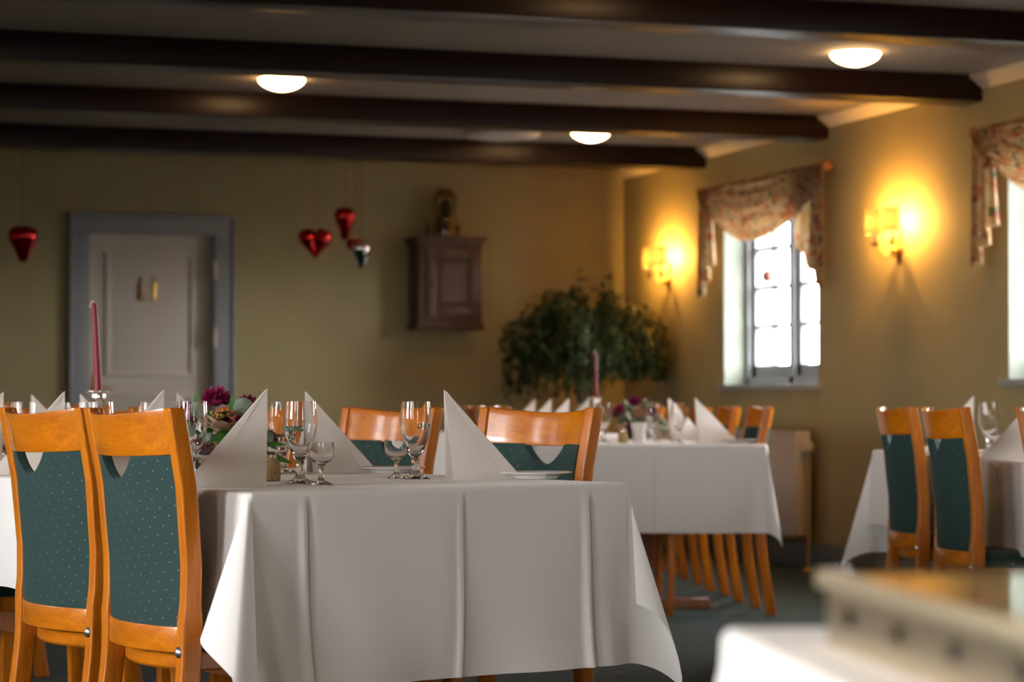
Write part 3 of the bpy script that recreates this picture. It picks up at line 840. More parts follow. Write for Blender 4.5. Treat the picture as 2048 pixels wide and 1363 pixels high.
# ================================================================== TABLES AND CLOTHS
def norm2(v): 
    return v.normalized()
def tablecloth(name, corners, drops, z, label, group, seed=0, flare=.012, fold=.30, creases=(), wob=.010, swings=None, flank=None):
    """corners: 4 world points counter-clockwise; drops per edge i (corner i -> i+1)"""
    rnd = random.Random(seed)
    C = [Vector((c.x, c.y)) for c in corners]; cen = sum(C, Vector((0, 0))) / 4
    C = [c - cen for c in C]
    mb = MB(); R = .010
    N = []
    for i in range(4):
        e = (C[(i + 1) % 4] - C[i]).normalized(); N.append(Vector((e.y, -e.x)))
    # top
    nu, nv = 24, 40
    def top(u, v):
        a = C[0].lerp(C[1], u); b_ = C[3].lerp(C[2], u); p = a.lerp(b_, v); return (p.x, p.y, z)
    tb = MB(); tb.grid(top, nu, nv)
    rows = [0, .25, .5, .75, 1.0]
    def prof(d):
        """arc length d over the edge -> (out, down)"""
        q = R * pi / 2
        if d < q: a = d / R; return R * sin(a), R * (1 - cos(a))
        return R, R + (d - q)
    TT = [0, .005, .010, .0157] + [None]
    ph = [rnd.uniform(0, 6.28) for _ in range(16)]
    for i in range(4):
        A, B = C[i], C[(i + 1) % 4]; D = drops[i]; n = N[i]; Ln = (B - A).length
        ts = [0, .004, .008, .012, .0157] + [.0157 + (D - .0157) * k / 22 for k in range(1, 23)]
        nu_ = int(Ln / (.006 if creases else .018)) if Ln < 1.2 else int(Ln / .035); nu_ = max(nu_, 30)
        crs = [c_ for c_ in creases if c_[0] == i]
        for j, d in enumerate(ts):
            pass
        def fn(u, v, ts=ts, A=A, B=B, n=n, D=D, Ln=Ln, i=i, crs=crs):
            d = ts[round(v * (len(ts) - 1))]; o_, dn = prof(d); t = max(0, (d - .0157) / (D - .0157))
            s = u * Ln; e = (B - A).normalized()
            win = min(1, u / .06, (1 - u) / .06)
            w = wob * t * (.6 * sin(s * 7.5 + ph[i]) + .5 * sin(s * 13 + ph[i + 4] + t * 1.5) + .25 * sin(s * 29 + ph[i + 8] - t * 2) + .8 * t * sin(s * 9 + t * 3.4 + ph[i + 2])) * win
            for (_, cu, amp, wid) in crs:
                q = (u - cu) * Ln / wid
                w += amp * exp(-q * q * .5) * (.35 + .65 * t) * min(1, t * 12)
                w += -.5 * amp * exp(-((q - 2.2) ** 2) * .5) * min(1, t * 12)
            p = A + e * s + n * (o_ + flare * t + w)
            return (p.x, p.y, z - dn)
        mb.grid(fn, nu_, len(ts) - 1)
        # corner piece at B between edge i and i+1
        n2 = N[(i + 1) % 4]; D2 = drops[(i + 1) % 4]; b_ = (n + n2).normalized()
        tang = Vector((-b_.y, b_.x)); sw = (swings or [0, 0, 0, 0])[(i + 1) % 4]
        e1 = (B - A).normalized()
        K = 22; MR = 24
        vs = []; fs = []
        for a in range(K + 1):
            fi = a / K; ang = fi * pi / 2
            rmax = min(D / max(1e-6, cos(ang)), D2 / max(1e-6, sin(ang)))
            for r_ in range(MR + 1):
                d = rmax * (r_ / MR)
                if r_ <= 4: d = [0, .004, .008, .012, .0157][r_]
                else: d = .0157 + (rmax - .0157) * (r_ - 4) / (MR - 4)
                o_, dn = prof(d); dd = max(0, d - .0157)
                t1 = dd / (D - .0157)
                f = sin(pi * fi) ** 1.3; fold_ = fold[(i + 1) % 4] if isinstance(fold, (list, tuple)) else fold
                hor = n.lerp(n2, fi) * 1.0
                spread = f * fold_ * dd
                fk = (flank or [.06] * 4)[(i + 1) % 4]
                lat = sw * dd * f + fk * dd * sin(2 * pi * fi) * (1 if fi < .5 or fk > 0 else .25)
                out = hor * (o_ + flare * min(t1, 1.5)) + b_ * spread + tang * lat
                p = B + out
                vs.append((p.x, p.y, z - (dn if r_ <= 4 else .010 + dd * sqrt(max(.2, 1 - (f * fold_) ** 2)))))
        for a in range(K):
            for r_ in range(MR):
                q = a * (MR + 1) + r_; fs.append((q, q + MR + 1, q + MR + 2, q + 1))
        mb.add(vs, fs)
    me = mb.mesh(name)
    bm = bmesh.new(); bm.from_mesh(me); bmesh.ops.remove_doubles(bm, verts=bm.verts, dist=.0008)
    bmesh.ops.recalc_face_normals(bm, faces=bm.faces)
    for e in bm.edges: e.smooth = True
    tv = [bm.verts.new(v) for v in tb.v]
    for f in tb.f: bm.faces.new([tv[k] for k in f]).smooth = True
    bm.to_mesh(me); bm.free()
    o = link(name, me, M['cloth'], loc=(cen.x, cen.y, 0))
    return tag(o, label, 'tablecloth', group)

def table(corners, label, group, zt=.738, ped=(.18, .82), single=False):
    cen = sum(corners, Vector((0, 0, 0))) / 4
    C = [c - cen for c in corners]
    t = thing('dining_table', label, 'table', (cen.x, cen.y, 0), 0, group)
    ins = [c * (1 - .006 / c.length) for c in C]
    mb = MB(); mb.hexa([(c.x, c.y, zt - .03) for c in ins], [(c.x, c.y, zt) for c in ins]); mb.obj('tabletop', M['woodD'], t)
    for f in ped:
        a = C[0].lerp(C[3], f); b_ = C[1].lerp(C[2], f); e = (b_ - a); w = e.length; e.normalize(); q = Vector((-e.y, e.x, 0)); m_ = (a + b_) / 2
        def quad(hw_, hd, z, ctr=m_): return [tuple(ctr + e * sx * hw_ + q * sy * hd + Vector((0, 0, z))) for sx, sy in ((-1, -1), (1, -1), (1, 1), (-1, 1))]
        MB().hexa(quad(.075, .03, .045), quad(.075, .03, .66)).obj('column', M['woodD'], t, bevel=.006)
        MB().hexa(quad(w * .34, .035, .0), quad(w * .33, .03, .05)).obj('foot', M['woodD'], t, bevel=.008)
        MB().hexa(quad(w * .2, .03, .655), quad(w * .42, .03, .707)).obj('crossbar', M['woodD'], t, bevel=.004)
    a = C[0].lerp(C[3], ped[0]); b_ = C[1].lerp(C[2], ped[0]); c_ = C[0].lerp(C[3], ped[1]); d_ = C[1].lerp(C[2], ped[1])
    m0, m1 = (a + b_) / 2, (c_ + d_) / 2
    dq = (m1 - m0).normalized(); sd = Vector((-dq.y, dq.x, 0)) * .015
    mb = MB(); mb.hexa([tuple(m0 + sd + Vector((0, 0, .27))), tuple(m1 + sd + Vector((0, 0, .27))), tuple(m1 - sd + Vector((0, 0, .27))), tuple(m0 - sd + Vector((0, 0, .27)))],
                      [tuple(m0 + sd + Vector((0, 0, .34))), tuple(m1 + sd + Vector((0, 0, .34))), tuple(m1 - sd + Vector((0, 0, .34))), tuple(m0 - sd + Vector((0, 0, .34)))])
    mb.obj('stretcher', M['woodD'], t)
    return t
def quad_cam(L_, R_, thL, thR, length):
    l = Vector(L_); r = Vector(R_)
    dl = Vector((-sin(radians(thL)), cos(radians(thL)))) * length; dr_ = Vector((-sin(radians(thR)), cos(radians(thR)))) * length
    return [cw(*l), cw(*r), cw(*(r + dr_)), cw(*(l + dl))]
ZT = .742
GT = 'long dining tables under white cloths'; GC = 'white tablecloths'
c1 = quad_cam((-.506, 4.66), (.24, 5.262), 33, 34.5, 4.0)
table(c1, 'near dining table under its white cloth, wood seen only below the hem', GT, ped=(.14, .86))
tablecloth('tablecloth', c1, [.395, .265, .395, .265], ZT, 'white cloth on the near table, hanging in creased folds in front', GC, 3,
           creases=[(0, .125, .013, .006), (0, .53, .009, .0045), (0, .88, .012, .007)], wob=.015, fold=[.42, .27, .3, .3], swings=[.04, .06, 0, 0], flank=[-.25, .06, .06, .06])
c2 = quad_cam((.11, 10.42), (1.09, 10.40), 6, 6, 3.6)
table(c2, 'far dining table under its white cloth, pedestal feet showing', GT, ped=(.12, .88))
tablecloth('tablecloth', c2, [.385, .25, .385, .25], ZT, 'white cloth on the far table in the middle of the room', GC, 11, creases=[(0, .5, .004, .01)], wob=.008, fold=[.3, .16, .3, .3], swings=[0, 0, 0, 0])
c3 = quad_cam((1.60, 6.0), (2.57, 6.05), 4.3, 4.3, 3.12)
table(c3, 'right-hand dining table under its white cloth behind three chairs', GT, ped=(.2, .8))
tablecloth('tablecloth', c3, [.39, .25, .39, .28], ZT, 'white cloth on the right-hand table, corner hanging free behind chairs', GC, 21, wob=.014, fold=[.3, .3, .3, .30], swings=[0, 0, 0, 0])
c4 = [Vector((3.36, 14.62, 0)), Vector((4.76, 14.62, 0)), Vector((4.76, 15.20, 0)), Vector((3.36, 15.20, 0))]
table(c4, 'side table covered in white against the back wall below the cabinet', GT, ped=(.25, .75))
tablecloth('tablecloth', c4, [.6, .4, .03, .4], ZT, 'pale cloth on the side table against the back wall', GC, 31, wob=.006, fold=.2)
# foreground table
F = Vector((.168, 1.83)); e1 = Vector((.10, -.9950)); e1.normalize(); e2 = Vector((-e1.y, e1.x)).normalized()  # e1 towards the camera, e2 right
c5 = [cw(*(F + e1 * .85)), cw(*(F + e1 * .85 + e2 * .8)), cw(*(F + e2 * .8)), cw(*F)]
table(c5, 'blurred table in the right foreground under a white cloth', GT, ped=(.3, .7))
tablecloth('tablecloth', c5, [.3, .3, .3, .3], ZT, 'blurred white cloth corner in the lower right foreground', GC, 41, wob=.006, fold=.25)

# plate warmer on the foreground table
A = Vector((.222, 1.70)); f1 = Vector((.13, -.99)); f1.normalize(); f2 = Vector((-f1.y, f1.x))
pw = thing('plate_warmer', 'blurred polished metal plate warmer on the foreground table', 'plate warmer', cw(*A, ZT), 0)
W2c = lambda v: (cw(v.x, v.y) - cw(0, 0))
ex = W2c(f2).normalized(); ey = W2c(-f1).normalized()
pw.rotation_euler = (0, 0, atan2(ex.y, ex.x))
# local x right, y away; box spans x 0..0.34, y -0.46..0
PL, PD, PH = .36, .46, .052
MB().box(-.008, .006, -PD - .008, .008, PH - .012, PH + .001).obj('edge_rail', plain('satin_champagne_metal', (.66, .56, .38), .38, .9), pw, bevel=.003)
rim = MB()
for (a_, b_, c_, d_) in ((PL - .006, PL + .008, -PD - .008, .008), (.006, PL - .006, -PD - .008, -PD + .006), (.006, PL - .006, -.006, .008)): rim.box(a_, b_, c_, d_, PH - .012, PH + .001)
rim.obj('rim', M['mirror_steel'], pw, bevel=.003)
MB().box(.006, PL - .006, -PD + .006, -.006, PH - .006, PH - .001).obj('top_plate', M['mirror_steel'], pw)
sd = MB()
def side_wall(sd, p0, p1, nholes):
    """thin pressed wall with a row of slots between p0 and p1"""
    p0 = Vector(p0); p1 = Vector(p1); d = p1 - p0; Ls = d.length; d.normalize(); nn = Vector((-d.y, d.x)) * .001
    def slab(a, b_, z0, z1):
        q0 = p0 + d * a; q1 = p0 + d * b_
        sd.hexa([(*(q0 + nn), z0), (*(q1 + nn), z0), (*(q1 - nn), z0), (*(q0 - nn), z0)], [(*(q0 + nn), z1), (*(q1 + nn), z1), (*(q1 - nn), z1), (*(q0 - nn), z1)])
    slab(0, Ls, 0.0, .018); slab(0, Ls, .030, PH - .012)
    for k in range(nholes + 1):
        c_ = Ls * k / nholes; w = Ls / nholes * .38
        slab(max(0, c_ - w), min(Ls, c_ + w), 0.018, .030)
side_wall(sd, (0, 0), (0, -PD), 4); side_wall(sd, (0, -PD), (PL, -PD), 5); side_wall(sd, (PL, -PD), (PL, 0), 4); side_wall(sd, (PL, 0), (0, 0), 5)
sd.obj('side_wall', plain('brushed_champagne_metal', (.62, .52, .36), .32, 1.0), pw)
for sx in (.01, PL - .01):
    for sy in (-.01, -PD + .01):
        MB().tube([(sx, sy, .0), (sx, sy, PH - .006)], .005, 10).obj('leg', M['mirror_steel'], pw)

# ================================================================== TABLEWARE
def layer(fnA, th):
    return fnA
def make_napkin(label):
    t = thing('napkin', label, 'napkin', (0, 0, 0), 0)
    H = .203; Lr = .198; Wd = .022
    # local +Y points to the diner; apex over the origin
    mb = MB()
    for s in (-1, 1):
        T = Vector((0, 0, H)); Rr = Vector((0, Lr, 0)); Fo = Vector((s * Wd, .014, 0))
        def fn(u, v, sd_, T=T, Rr=Rr, Fo=Fo, s=s):
            b_ = Rr.lerp(Fo, u); p = b_.lerp(T, v)
            bulge = .010 * sin(pi * u) * (1 - v) * sin(pi * min(1, v + .25))
            p = p + Vector((s * (bulge + .0008 * sd_), 0, 0))
            return tuple(p)
        mb.shell(fn, 12, 14)
    o = mb.obj('napkin_sheet', M['napkin'], t)
    # turned-over layer along the spine
    mb = MB()
    for s in (-1, 1):
        def fn(u, v, sd_, s=s):
            T = Vector((0, 0, H)); Rr = Vector((0, Lr, 0)); Fo = Vector((s * Wd, .014, 0))
            uu = u * .24; b_ = Rr.lerp(Fo, uu * (1 - .0 * v)); p = b_.lerp(T, v * .985)
            bulge = .010 * sin(pi * uu) * (1 - v) * sin(pi * min(1, v + .25))
            return tuple(p + Vector((s * (bulge + .0012 + .0012 * sd_), .0008, .0006)))
        mb.shell(fn, 4, 14)
    mb.obj('folded_edge', M['napkin'], t)
    return t
nproto = None
def napkin(cam_pt, theta, side, label, group, z=ZT):
    global nproto
    rz = radians(theta - 18 + (90 if side == 'L' else -90))
    loc = cw(*cam_pt, z)
    if nproto is None:
        nproto = make_napkin(label); index_children(nproto); nproto.location = loc; nproto.rotation_euler = (0, 0, rz); nproto['group'] = group; return nproto
    return dup(nproto, loc, rz, label, group)
GN = 'folded white napkins on the near table'
dL = Vector((-.545, .839))
A0 = Vector((-.513, 5.07)); C0 = Vector((-.154, 5.48))
for s_, lb in ((0, 'large folded napkin at the front left of the near table, beside the beer glass'), (.51, 'folded napkin behind the nearest chair, second in the left row'), (1.088, 'folded napkin above the chair at the left edge, third in the left row'), (1.50, 'folded napkin cut by the left picture edge, last of the left row')):
    napkin(A0 + dL * s_, 35, 'L', lb, GN)
for s_, lb in ((0, 'large folded napkin by the corner plate, front of the right row'), (.666, 'folded napkin behind the two front glasses, second in the right row'), (1.414, 'folded napkin just left of the flower arrangement'), (2.089, 'folded napkin beside the silver candlestick'), (2.475, 'small folded napkin far left, behind the beer glasses')):
    napkin(C0 + dL * s_, 27, 'R', lb, GN)
GN2 = 'folded white napkins on the far table'
for k_, lb in enumerate(('folded napkin on the far table, left row, next to the red candle', 'folded napkin on the far table, left row, second from the candle', 'folded napkin on the far table, left row, third from the candle', 'folded napkin on the far table, left row, farthest from the candle')):
    napkin(Vector((.345, 10.75)) + FD * (.7 * k_), 8, 'L', lb, GN2)
for k_, lb in enumerate(('folded napkin at the right corner of the far table, largest there', 'folded napkin on the far table behind the front glass', 'folded napkin on the far table, third of the right row', 'folded napkin on the far table, last of the right row beside the flowers')):
    napkin(Vector((.81, 10.72)) + FD * (.7 * k_), 8, 'R', lb, GN2)
GN3 = 'folded white napkins on the right-hand table'
napkin((1.70, 8.9), 8, 'L', 'folded napkin standing behind the chair on the right-hand table', GN3)
napkin((1.625, 7.45), 8, 'L', 'folded napkin on the right-hand table at the right picture edge', GN3)

def make_beer(label, text=False):
    t = thing('beer_glass', label, 'glass', (0, 0, 0), 0)
    out = [(0, 0), (.034, 0), (.0345, .0015), (.030, .004), (.018, .009), (.011, .016), (.0090, .026), (.0082, .036), (.0095, .046), (.0125, .053), (.0175, .062), (.0235, .076), (.0290, .092), (.0335, .108), (.0358, .124), (.0358, .138), (.0345, .156), (.0330, .176)]
    inn = [(.0322, .1762), (.0335, .156), (.0347, .138), (.0347, .124), (.0323, .108), (.0277, .092), (.0220, .077), (.0150, .066), (.008, .061), (0, .060)]
    MB().lathe(out + inn, 40).obj('glass', M['glass'], t, weld=True)
    return t
def make_coupe(label):
    t = thing('schnapps_glass', label, 'glass', (0, 0, 0), 0)
    out = [(0, 0), (.0225, 0), (.023, .0012), (.018, .004), (.010, .008), (.0055, .014), (.0045, .026), (.0055, .036), (.0100, .044), (.0190, .0485), (.0250, .056), (.0275, .066), (.0280, .077), (.0272, .089)]
    inn = [(.0262, .0892), (.0270, .077), (.0264, .067), (.0237, .0575), (.0175, .0505), (.008, .0475), (0, .047)]
    MB().lathe(out + inn, 36).obj('glass', M['glass'], t, weld=True)
    return t
def wrap_text(body, parent, rad_fn, z0, size, a_mid):
    cu = bpy.data.curves.new('lettering', 'FONT'); cu.body = body; cu.size = size; cu.align_x = 'CENTER'; cu.extrude = 0.0; cu.resolution_u = 3
    cu.offset = size * .05
    tmp = bpy.data.objects.new('tmp_text', cu); COL.objects.link(tmp)
    dg = bpy.context.evaluated_depsgraph_get(); dg.update()
    me = bpy.data.meshes.new_from_object(tmp.evaluated_get(dg)); bpy.data.objects.remove(tmp)
    bm = bmesh.new(); bm.from_mesh(me)
    for v in bm.verts:
        x, y = v.co.x, v.co.y; z = z0 + y; r = rad_fn(z) + .0005; a = a_mid + x / r
        v.co = (r * cos(a), r * sin(a), z)
    bm.to_mesh(me); bm.free(); me.materials.clear(); me.name = 'lettering'
    return link('lettering', me, M['print'], parent)
beer_proto = make_beer('tall stemmed beer glass with green lettering at the front of the near table'); index_children(beer_proto)
coupe_proto = make_coupe('small stemmed schnapps glass beside the front beer glass'); index_children(coupe_proto)
GG = 'stemmed beer glasses'; GS = 'small schnapps glasses'
def put(proto_, first, px, z_, label, group, rz=0):
    loc = ray(px, z_, ZT + .0005)
    if first: proto_.location = loc; proto_.rotation_euler = (0, 0, rz); proto_['label'] = label; proto_['group'] = group; return proto_
    return dup(proto_, loc, rz, label, group)
def brad(z):
    pr = [(.108, .0335), (.124, .0358), (.138, .0358), (.156, .0345)]
    for (a, ra), (b_, rb) in zip(pr, pr[1:]):
        if z <= b_: return ra + (rb - ra) * (z - a) / (b_ - a)
    return .0345
b2 = put(beer_proto, False, 831, 5.52, 'tall beer glass with green lettering between the two front napkins', GG)
for px, z_, lb in ((566, 6.05, 'beer glass behind the large left napkin and the front glass'), (384, 5.38, 'beer glass beside the chair post, before the flowers'), (200, 6.2, 'beer glass in front of the silver candlestick'), (146, 7.0, 'beer glass between candlestick and third napkin'), (300, 6.9, 'beer glass behind the second left napkin'),
                   (12, 6.4, 'beer glass cut by the left picture edge'), (48, 7.3, 'beer glass behind the chair at the left edge'),
                   (1357, 10.75, 'blurred beer glass in front on the far table'), (1306, 11.3, 'blurred beer glass on the far table, second from the corner napkin'), (1207, 10.8, 'blurred beer glass on the far table beside the front chair post'), (1166, 11.9, 'blurred beer glass on the far table left of the candle'),
                   (1976, 8.47, 'beer glass on the right-hand table')):
    put(beer_proto, False, px, z_, lb, GG)
put(beer_proto, True, 601, 5.19, 'tall stemmed beer glass with green lettering beside the large left napkin', GG)
camdir = lambda px: math.atan2(-ray(px, 5.2).y, -ray(px, 5.2).x)
wrap_text('TUBORG', beer_proto, brad, .1125, .0155, camdir(601) - .70)
wrap_text('TUBORG', b2, brad, .1150, .0150, camdir(831) + 2.15)
for px, z_, lb in ((793, 5.56, 'schnapps glass before the second front beer glass'), (409, 5.2, 'schnapps glass behind the large left napkin, near the flowers'), (556, 5.98, 'schnapps glass behind the pepper jar'),
                   (1991, 8.3, 'schnapps glass on the right-hand table')):
    put(coupe_proto, False, px, z_, lb, GS)
put(coupe_proto, True, 643, 5.13, 'small stemmed schnapps glass beside the front beer glass', GS)

def make_plate(label):
    o = MB().lathe([(0, .002), (.045, .002), (.046, 0), (.050, 0), (.052, .003), (.062, .0075), (.084, .0125), (.085, .0145), (.083, .0155), (.062, .0105), (.05, .006), (0, .0055)], 48).obj('side_plate', M['china'], weld=True)
    return tag(o, label, 'plate')
pp = make_plate('white side plate at the corner of the near table'); pp.location = ray(1071, 5.55, ZT + .001); pp['group'] = 'white side plates'
for px, z_, lb in ((783, 6.0, 'white side plate behind the front schnapps glass'), (1478, 10.75, 'blurred white side plate at the corner of the far table'), (1905, 8.9, 'side plate on the right-hand table behind the chairs')):
    q = pp.copy(); COL.objects.link(q); q.location = ray(px, z_, ZT + .001); q['label'] = lb

# pepper jar
def jar(px, z_, lb, s=1.0, fill=M['pepper']):
    t = thing('pepper_jar', lb, 'shaker', ray(px, z_, ZT + .001), 0, 'condiment jars'); 
    g = MB(); n = 32; prof = [(0, 0), (.019, 0), (.0215, .003), (.022, .02), (.0215, .040), (.017, .047), (.013, .050)]
    vs = []; fs = []
    for (r, z) in prof:
        for k_ in range(n):
            a = 2 * pi * k_ / n; rr = r * (1 + (.045 if k_ % 2 else -.02) * (1 if .003 <= z <= .042 else 0)); vs.append((rr * cos(a) * s, rr * sin(a) * s, z * s))
    for i in range(len(prof) - 1):
        for k_ in range(n): fs.append((i * n + k_, i * n + (k_ + 1) % n, (i + 1) * n + (k_ + 1) % n, (i + 1) * n + k_))
    g.add(vs, fs); g.obj('jar', fill, t, weld=True)
    MB().lathe([(.013, .049), (.0145, .050), (.0145, .058), (.010, .064), (0, .0655)], 24).obj('lid', M['silver'], t).scale = (s, s, s)
jar(541, 5.36, 'ribbed pepper jar with silver lid behind the large left napkin')
jar(1246, 10.75, 'small blurred pepper jar on the far table')
o = thing('sugar_cup', 'white cup with flared rim on the far table', 'cup', ray(1278, 10.8, ZT + .001))
MB().lathe([(0, 0), (.026, 0), (.028, .01), (.029, .055), (.036, .075), (.038, .09), (.036, .09), (.034, .076), (.027, .055), (.026, .01), (0, .008)], 28).obj('cup', M['china'], o)

# candlesticks
def candlestick(px, z_, la, lb, lean=0.0):
    p = ray(px, z_, ZT + .001)
    t = thing('candle_holder', la, 'candle holder', p, 0, 'silver candlesticks')
    MB().lathe([(0, 0), (.05, 0), (.052, .004), (.04, .010), (.018, .018), (.010, .03), (.008, .05), (.013, .062), (.013, .07), (.007, .08), (.006, .12), (.009, .138), (.012, .146), (.007, .152), (.010, .16), (.017, .17), (.020, .187), (.0185, .197), (.020, .199), (.013, .199), (.013, .18), (0, .18)], 32).obj('stem', M['silver'], t, weld=True)
    d = MB(); n = 48; vs = []; fs = []
    for j, (r, z) in enumerate(((.014, .1965), (.030, .199), (.037, .2035), (.037, .2045), (.030, .2005), (.014, .1985))):
        for k_ in range(n):
            a = 2 * pi * k_ / n; q = 1 + (.03 * cos(a * 16) if j in (2, 3) else 0); vs.append((r * q * cos(a), r * q * sin(a), z + (.0015 * cos(a * 16) if j in (2, 3) else 0)))
    for j in range(5):
        for k_ in range(n): fs.append((j * n + k_, j * n + (k_ + 1) % n, (j + 1) * n + (k_ + 1) % n, (j + 1) * n + k_))
    d.add(vs, fs); d.obj('drip_dish', M['silver'], t, weld=True)
    c_ = thing('candle', lb, 'candle', p + Vector((0, 0, .183)), 0, 'burgundy taper candles')
    rt = Vector((CY, -SY, 0))
    pts = []; rr = []
    for i in range(14):
        u = i / 13; pts.append(tuple(rt * (-lean * u ** 1.3) + Vector((0, 0, .25 * u)))); rr.append(.0115 - .0045 * u)
    pts.append(tuple(rt * (-lean * 1.02) + Vector((0, 0, .257)))); rr.append(.004)
    MB().tube(pts, rr, 18).obj('wax', M['candle'], c_)
    e_ = rt * (-lean)
    MB().tube([tuple(e_ + Vector((0, 0, .254))), tuple(e_ + Vector((0, 0, .263)) - rt * .002), tuple(e_ + Vector((0, 0, .262)) - rt * .007), tuple(e_ + Vector((0, 0, .252)) - rt * .0105), tuple(e_ + Vector((0, 0, .243)) - rt * .0115)], .0012, 8).obj('wick', M['wick'], c_)
candlestick(197, 6.44, 'silver candlestick on the near table, before the white door', 'tall burgundy candle leaning slightly, before the white door', .012)
candlestick(1192, 12.4, 'silver candlestick on the far table, before the plant', 'burgundy candle on the far table, before the plant', .002)

# flower arrangements
def petal_ball(c, r, n, seed, mat, name, parent, asp=.25):
    rnd = random.Random(seed); mb = MB(); c = Vector(c)
    for i in range(n):
        z = rnd.uniform(-.35, 1); a = rnd.uniform(0, 2 * pi); q = sqrt(max(0, 1 - z * z))
        d = Vector((q * cos(a), q * sin(a), z)); L_ = r * rnd.uniform(.85, 1.08)
        s = d.cross(Vector((rnd.uniform(-1, 1), rnd.uniform(-1, 1), rnd.uniform(-1, 1)))); 
        if s.length < .1: continue
        s.normalize(); up = s.cross(d).normalized(); w = r * asp * .5
        p0 = c + d * L_ * .25; p1 = c + d * L_ * .7 + up * r * .04; p2 = c + d * L_ + up * r * .16
        mb.add([p0 - s * w * .5, p0 + s * w * .5, p1 + s * w, p2 + s * w * .25, p2 - s * w * .25, p1 - s * w], [(0, 1, 2, 5), (5, 2, 3, 4)])
    mb.lathe([(0, -.45 * r), (.35 * r, -.3 * r), (.5 * r, 0), (.35 * r, .35 * r), (0, .45 * r)], 12, tuple(c))
    return mb.obj(name, mat, parent)
def leaf_blade(mb, base, d, L_, w, nrm, bend=.25, n=6):
    base = Vector(base); d = Vector(d).normalized(); nrm = Vector(nrm); s = d.cross(nrm)
    if s.length < .05: s = d.cross(Vector((1, .3, .2)))
    s.normalize(); up = s.cross(d)
    vs = []; fs = []
    for i in range(n + 1):
        u = i / n; ww = w * sin(pi * (u * .93 + .05)) ** .8
        p = base + d * L_ * u - up * bend * L_ * u * u
        vs += [p - s * ww, p - up * -.12 * ww, p + s * ww]
    for i in range(n):
        a = i * 3; fs += [(a, a + 1, a + 4, a + 3), (a + 1, a + 2, a + 5, a + 4)]
    mb.add(vs, fs)
def flowers(px, z_, lb, seed, full=True):
    t = thing('flower_arrangement', lb, 'flowers', ray(px, z_, ZT + .001), -YAW, 'table flower arrangements')
    rnd = random.Random(seed)
    t.scale = (1.25, 1.25, 1.2)
    MB().lathe([(0, 0), (.04, 0), (.052, .02), (.055, .05), (.05, .05), (.045, .045), (0, .04)], 24).obj('bowl', M['cabdark'], t)
    for i, (x, y, z, r) in enumerate(((.006, -.01, .150, .030), (-.052, -.02, .118, .027), (.068, -.03, .105, .032), (.062, .03, .140, .022), (-.01, -.05, .045, .03), (.02, .06, .10, .03), (-.06, .05, .10, .028), (.10, .01, .07, .024), (.03, -.045, .06, .026))):
        petal_ball((x, y, z), r, 150, seed + i, M['mum'], 'flower', t)
    for i, (x, y, z, r) in enumerate(((.022, -.055, .105, .036), (.055, -.055, .07, .034), (-.045, -.05, .06, .03), (.115, -.02, .035, .022))):
        mb = MB()
        for k_ in range(7):
            a = k_ * 2.4; leaf_blade(mb, (x, y, z - .02), (cos(a) * .8, sin(a) * .4 - .5, .5 + .2 * (k_ % 3)), r * 1.35, r * .45, (0, 0, 1), .3)
        mb.obj('rose', M['cream'], t)
    mb = MB()
    for i in range(46):
        a = rnd.uniform(0, 2 * pi); el = rnd.uniform(-.1, .9)
        d = (cos(a) * cos(el), sin(a) * cos(el), sin(el)); r0 = rnd.uniform(.02, .07)
        leaf_blade(mb, (d[0] * r0, d[1] * r0, .04 + rnd.uniform(0, .07)), d, rnd.uniform(.04, .07), rnd.uniform(.007, .011), (0, 0, 1), rnd.uniform(.1, .5))
    leaf_blade(mb, (-.03, 0, .10), (-.1, 0, 1), .065, .006, (0, 1, 0), -.1); leaf_blade(mb, (-.045, 0, .095), (-.35, 0, 1), .06, .005, (0, 1, 0), -.1)
    leaf_blade(mb, (.045, -.03, .09), (-.1, -.2, 1), .07, .008, (0, 1, 0), -.1); leaf_blade(mb, (.05, -.05, .105), (-1, -.3, -.9), .07, .010, (0, 1, 0), .1)
    leaf_blade(mb, (.07, -.03, .06), (1, -.2, .1), .075, .013, (0, -.5, 1), .1); leaf_blade(mb, (.09, -.03, .045), (1, -.2, -.25), .07, .012, (0, -.5, 1), .1)
    mb.obj('leaves', M['leaf'], t)
    mb = MB()
    for (x, y, z, r) in ((-.022, -.05, .128, .018), (.062, -.045, .136, .020), (-.045, -.03, .085, .017), (.085, -.02, .10, .016), (.0, -.06, .07, .016), (.105, -.03, .075, .015)):
        vs = [(x, y - .004, z)] + [(x + r * cos(2 * pi * k_ / 14), y + .004 * sin(6 * pi * k_ / 14), z + r * .92 * sin(2 * pi * k_ / 14)) for k_ in range(14)]
        MB().add(vs, [(0, 1 + k_, 1 + (k_ + 1) % 14) for k_ in range(14)]).obj('eucalyptus_leaf', M['euca'], t)
    mb = MB()
    for i in range(26):
        x, y, z = rnd.uniform(.0, .05), rnd.uniform(-.07, -.045), rnd.uniform(.105, .132); mb.lathe([(0, -.003), (.003, 0), (0, .003)], 7, (x, y, z))
    mb.obj('berries', M['berry'], t)
    mb = MB()
    for i in range(18):
        x, y, z = rnd.uniform(.0, .03), rnd.uniform(-.06, -.045), rnd.uniform(.11, .128); mb.lathe([(0, -.004), (.003, 0), (0, .005)], 7, (x, y, z))
    mb.obj('buds', M['bud'], t)
    return t
flowers(428, 5.86, 'burgundy chrysanthemum arrangement with eucalyptus on the near table', 50)
flowers(1266, 11.9, 'dark blurred flower arrangement on the far table', 90)

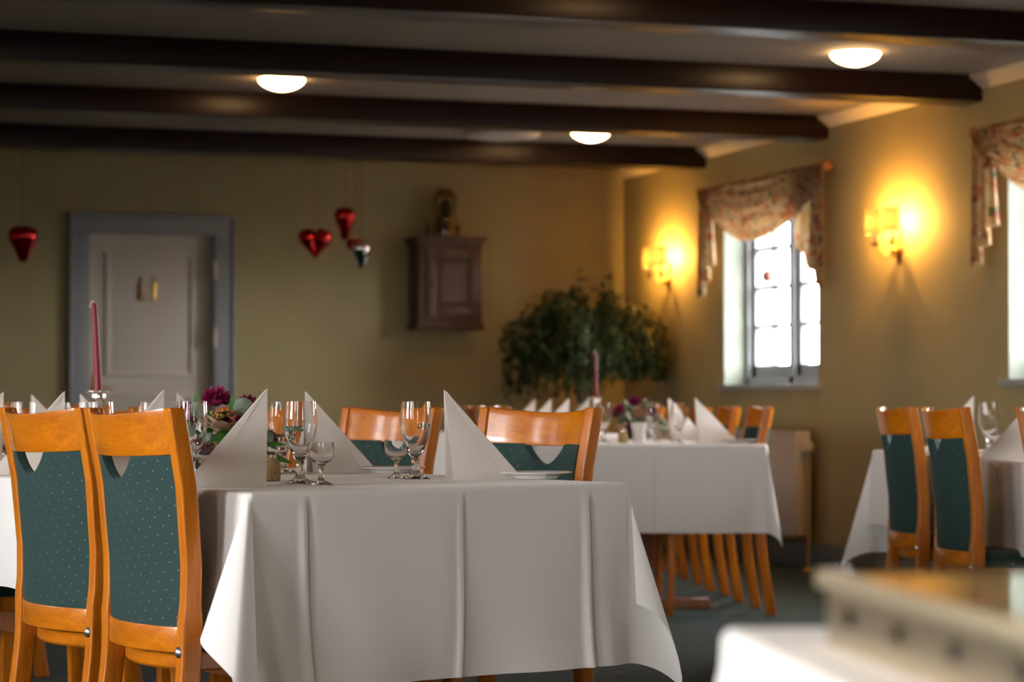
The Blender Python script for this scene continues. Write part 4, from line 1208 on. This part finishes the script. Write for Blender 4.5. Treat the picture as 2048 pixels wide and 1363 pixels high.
# ================================================================== PLANT IN THE CORNER
pc = Vector((5.16, 14.41, 0))
pl = thing('potted_tree', 'large weeping green plant in the corner below the wall lamp', 'plant', pc)
MB().lathe([(0, 0), (.13, 0), (.17, .28), (.18, .30), (.165, .30), (.155, .27), (0, .27)], 28).obj('pot', M['ceramic'], pl)
MB().lathe([(0, .272), (.154, .272)], 28).obj('soil', M['soil'], pl)
rnd = random.Random(5)
st = MB()
for k_ in range(4):
    a = k_ * 1.6
    st.tube([(.03 * cos(a), .03 * sin(a), .26), (.05 * cos(a + 1), .05 * sin(a + 1), .7), (.04 * cos(a + 2), .04 * sin(a + 2), 1.1), (.10 * cos(a + 2.3), .1 * sin(a + 2.3), 1.45)], [.016, .013, .011, .006], 8)
fo = MB()
RT = Vector((CY, -SY, 0)); FW = Vector((SY, CY, 0))
for k_ in range(250):
    a = rnd.uniform(0, 2 * pi); R_ = rnd.uniform(.12, .52) 
    if rnd.random() < .25: R_ = rnd.uniform(.42, .56)
    ux, uy = cos(a), sin(a)
    top = rnd.uniform(1.30, 1.70) - .25 * (R_ / .5) ** 2 * rnd.uniform(.4, 1); low = rnd.uniform(.93, 1.35) if R_ > .25 else rnd.uniform(1.0, 1.5)
    if ux > .3: low = max(low, 1.10)        # the side by the window droops less
    b0 = Vector((ux * .05, uy * .05, rnd.uniform(1.0, 1.4)))
    pts = []
    N_ = 20
    for i in range(N_ + 1):
        u = i / N_
        r = .05 + (R_ - .05) * min(1, u * 1.5) ** .8 + .03 * u
        if u < .45: z = b0.z + (top - b0.z) * sin(u / .45 * pi / 2)
        else: z = top - (top - low) * ((u - .45) / .55) ** 1.5
        w = (RT * ux * r * 1.0 + FW * uy * r * .8); w.x = min(w.x, .50) * (.93 if ux < 0 else 1); pts.append(Vector((w.x, w.y, z)) + Vector((rnd.uniform(-.006, .006),) * 3))
    st.tube(pts, .0022, 5, cap=False)
    for i in range(3, N_ + 1):
        for rep in range(2):
            p = pts[i] + Vector((rnd.uniform(-.012, .012), rnd.uniform(-.012, .012), rnd.uniform(-.012, .012)))
            aa = rnd.uniform(0, 2 * pi); d = Vector((cos(aa) * .7, sin(aa) * .7, rnd.uniform(-1.1, .1)))
            leaf_blade(fo, p, d, rnd.uniform(.035, .06), rnd.uniform(.007, .012), (rnd.uniform(-.3, .3), rnd.uniform(-.3, .3), 1), .2, n=3)
# stray sprigs on top
for (sx, sz) in ((-.02, 1.74), (.05, 1.71), (.17, 1.72)):
    for i in range(16):
        p = RT * (sx + rnd.uniform(-.03, .03)) + Vector((0, 0, sz + rnd.uniform(-.07, .02)))
        leaf_blade(fo, p, (rnd.uniform(-1, 1), rnd.uniform(-1, 1), rnd.uniform(-.3, .6)), .045, .009, (0, 0, 1), .2, n=3)
st.obj('stems', M['bark'], pl); fo.obj('foliage', M['ficus'], pl)
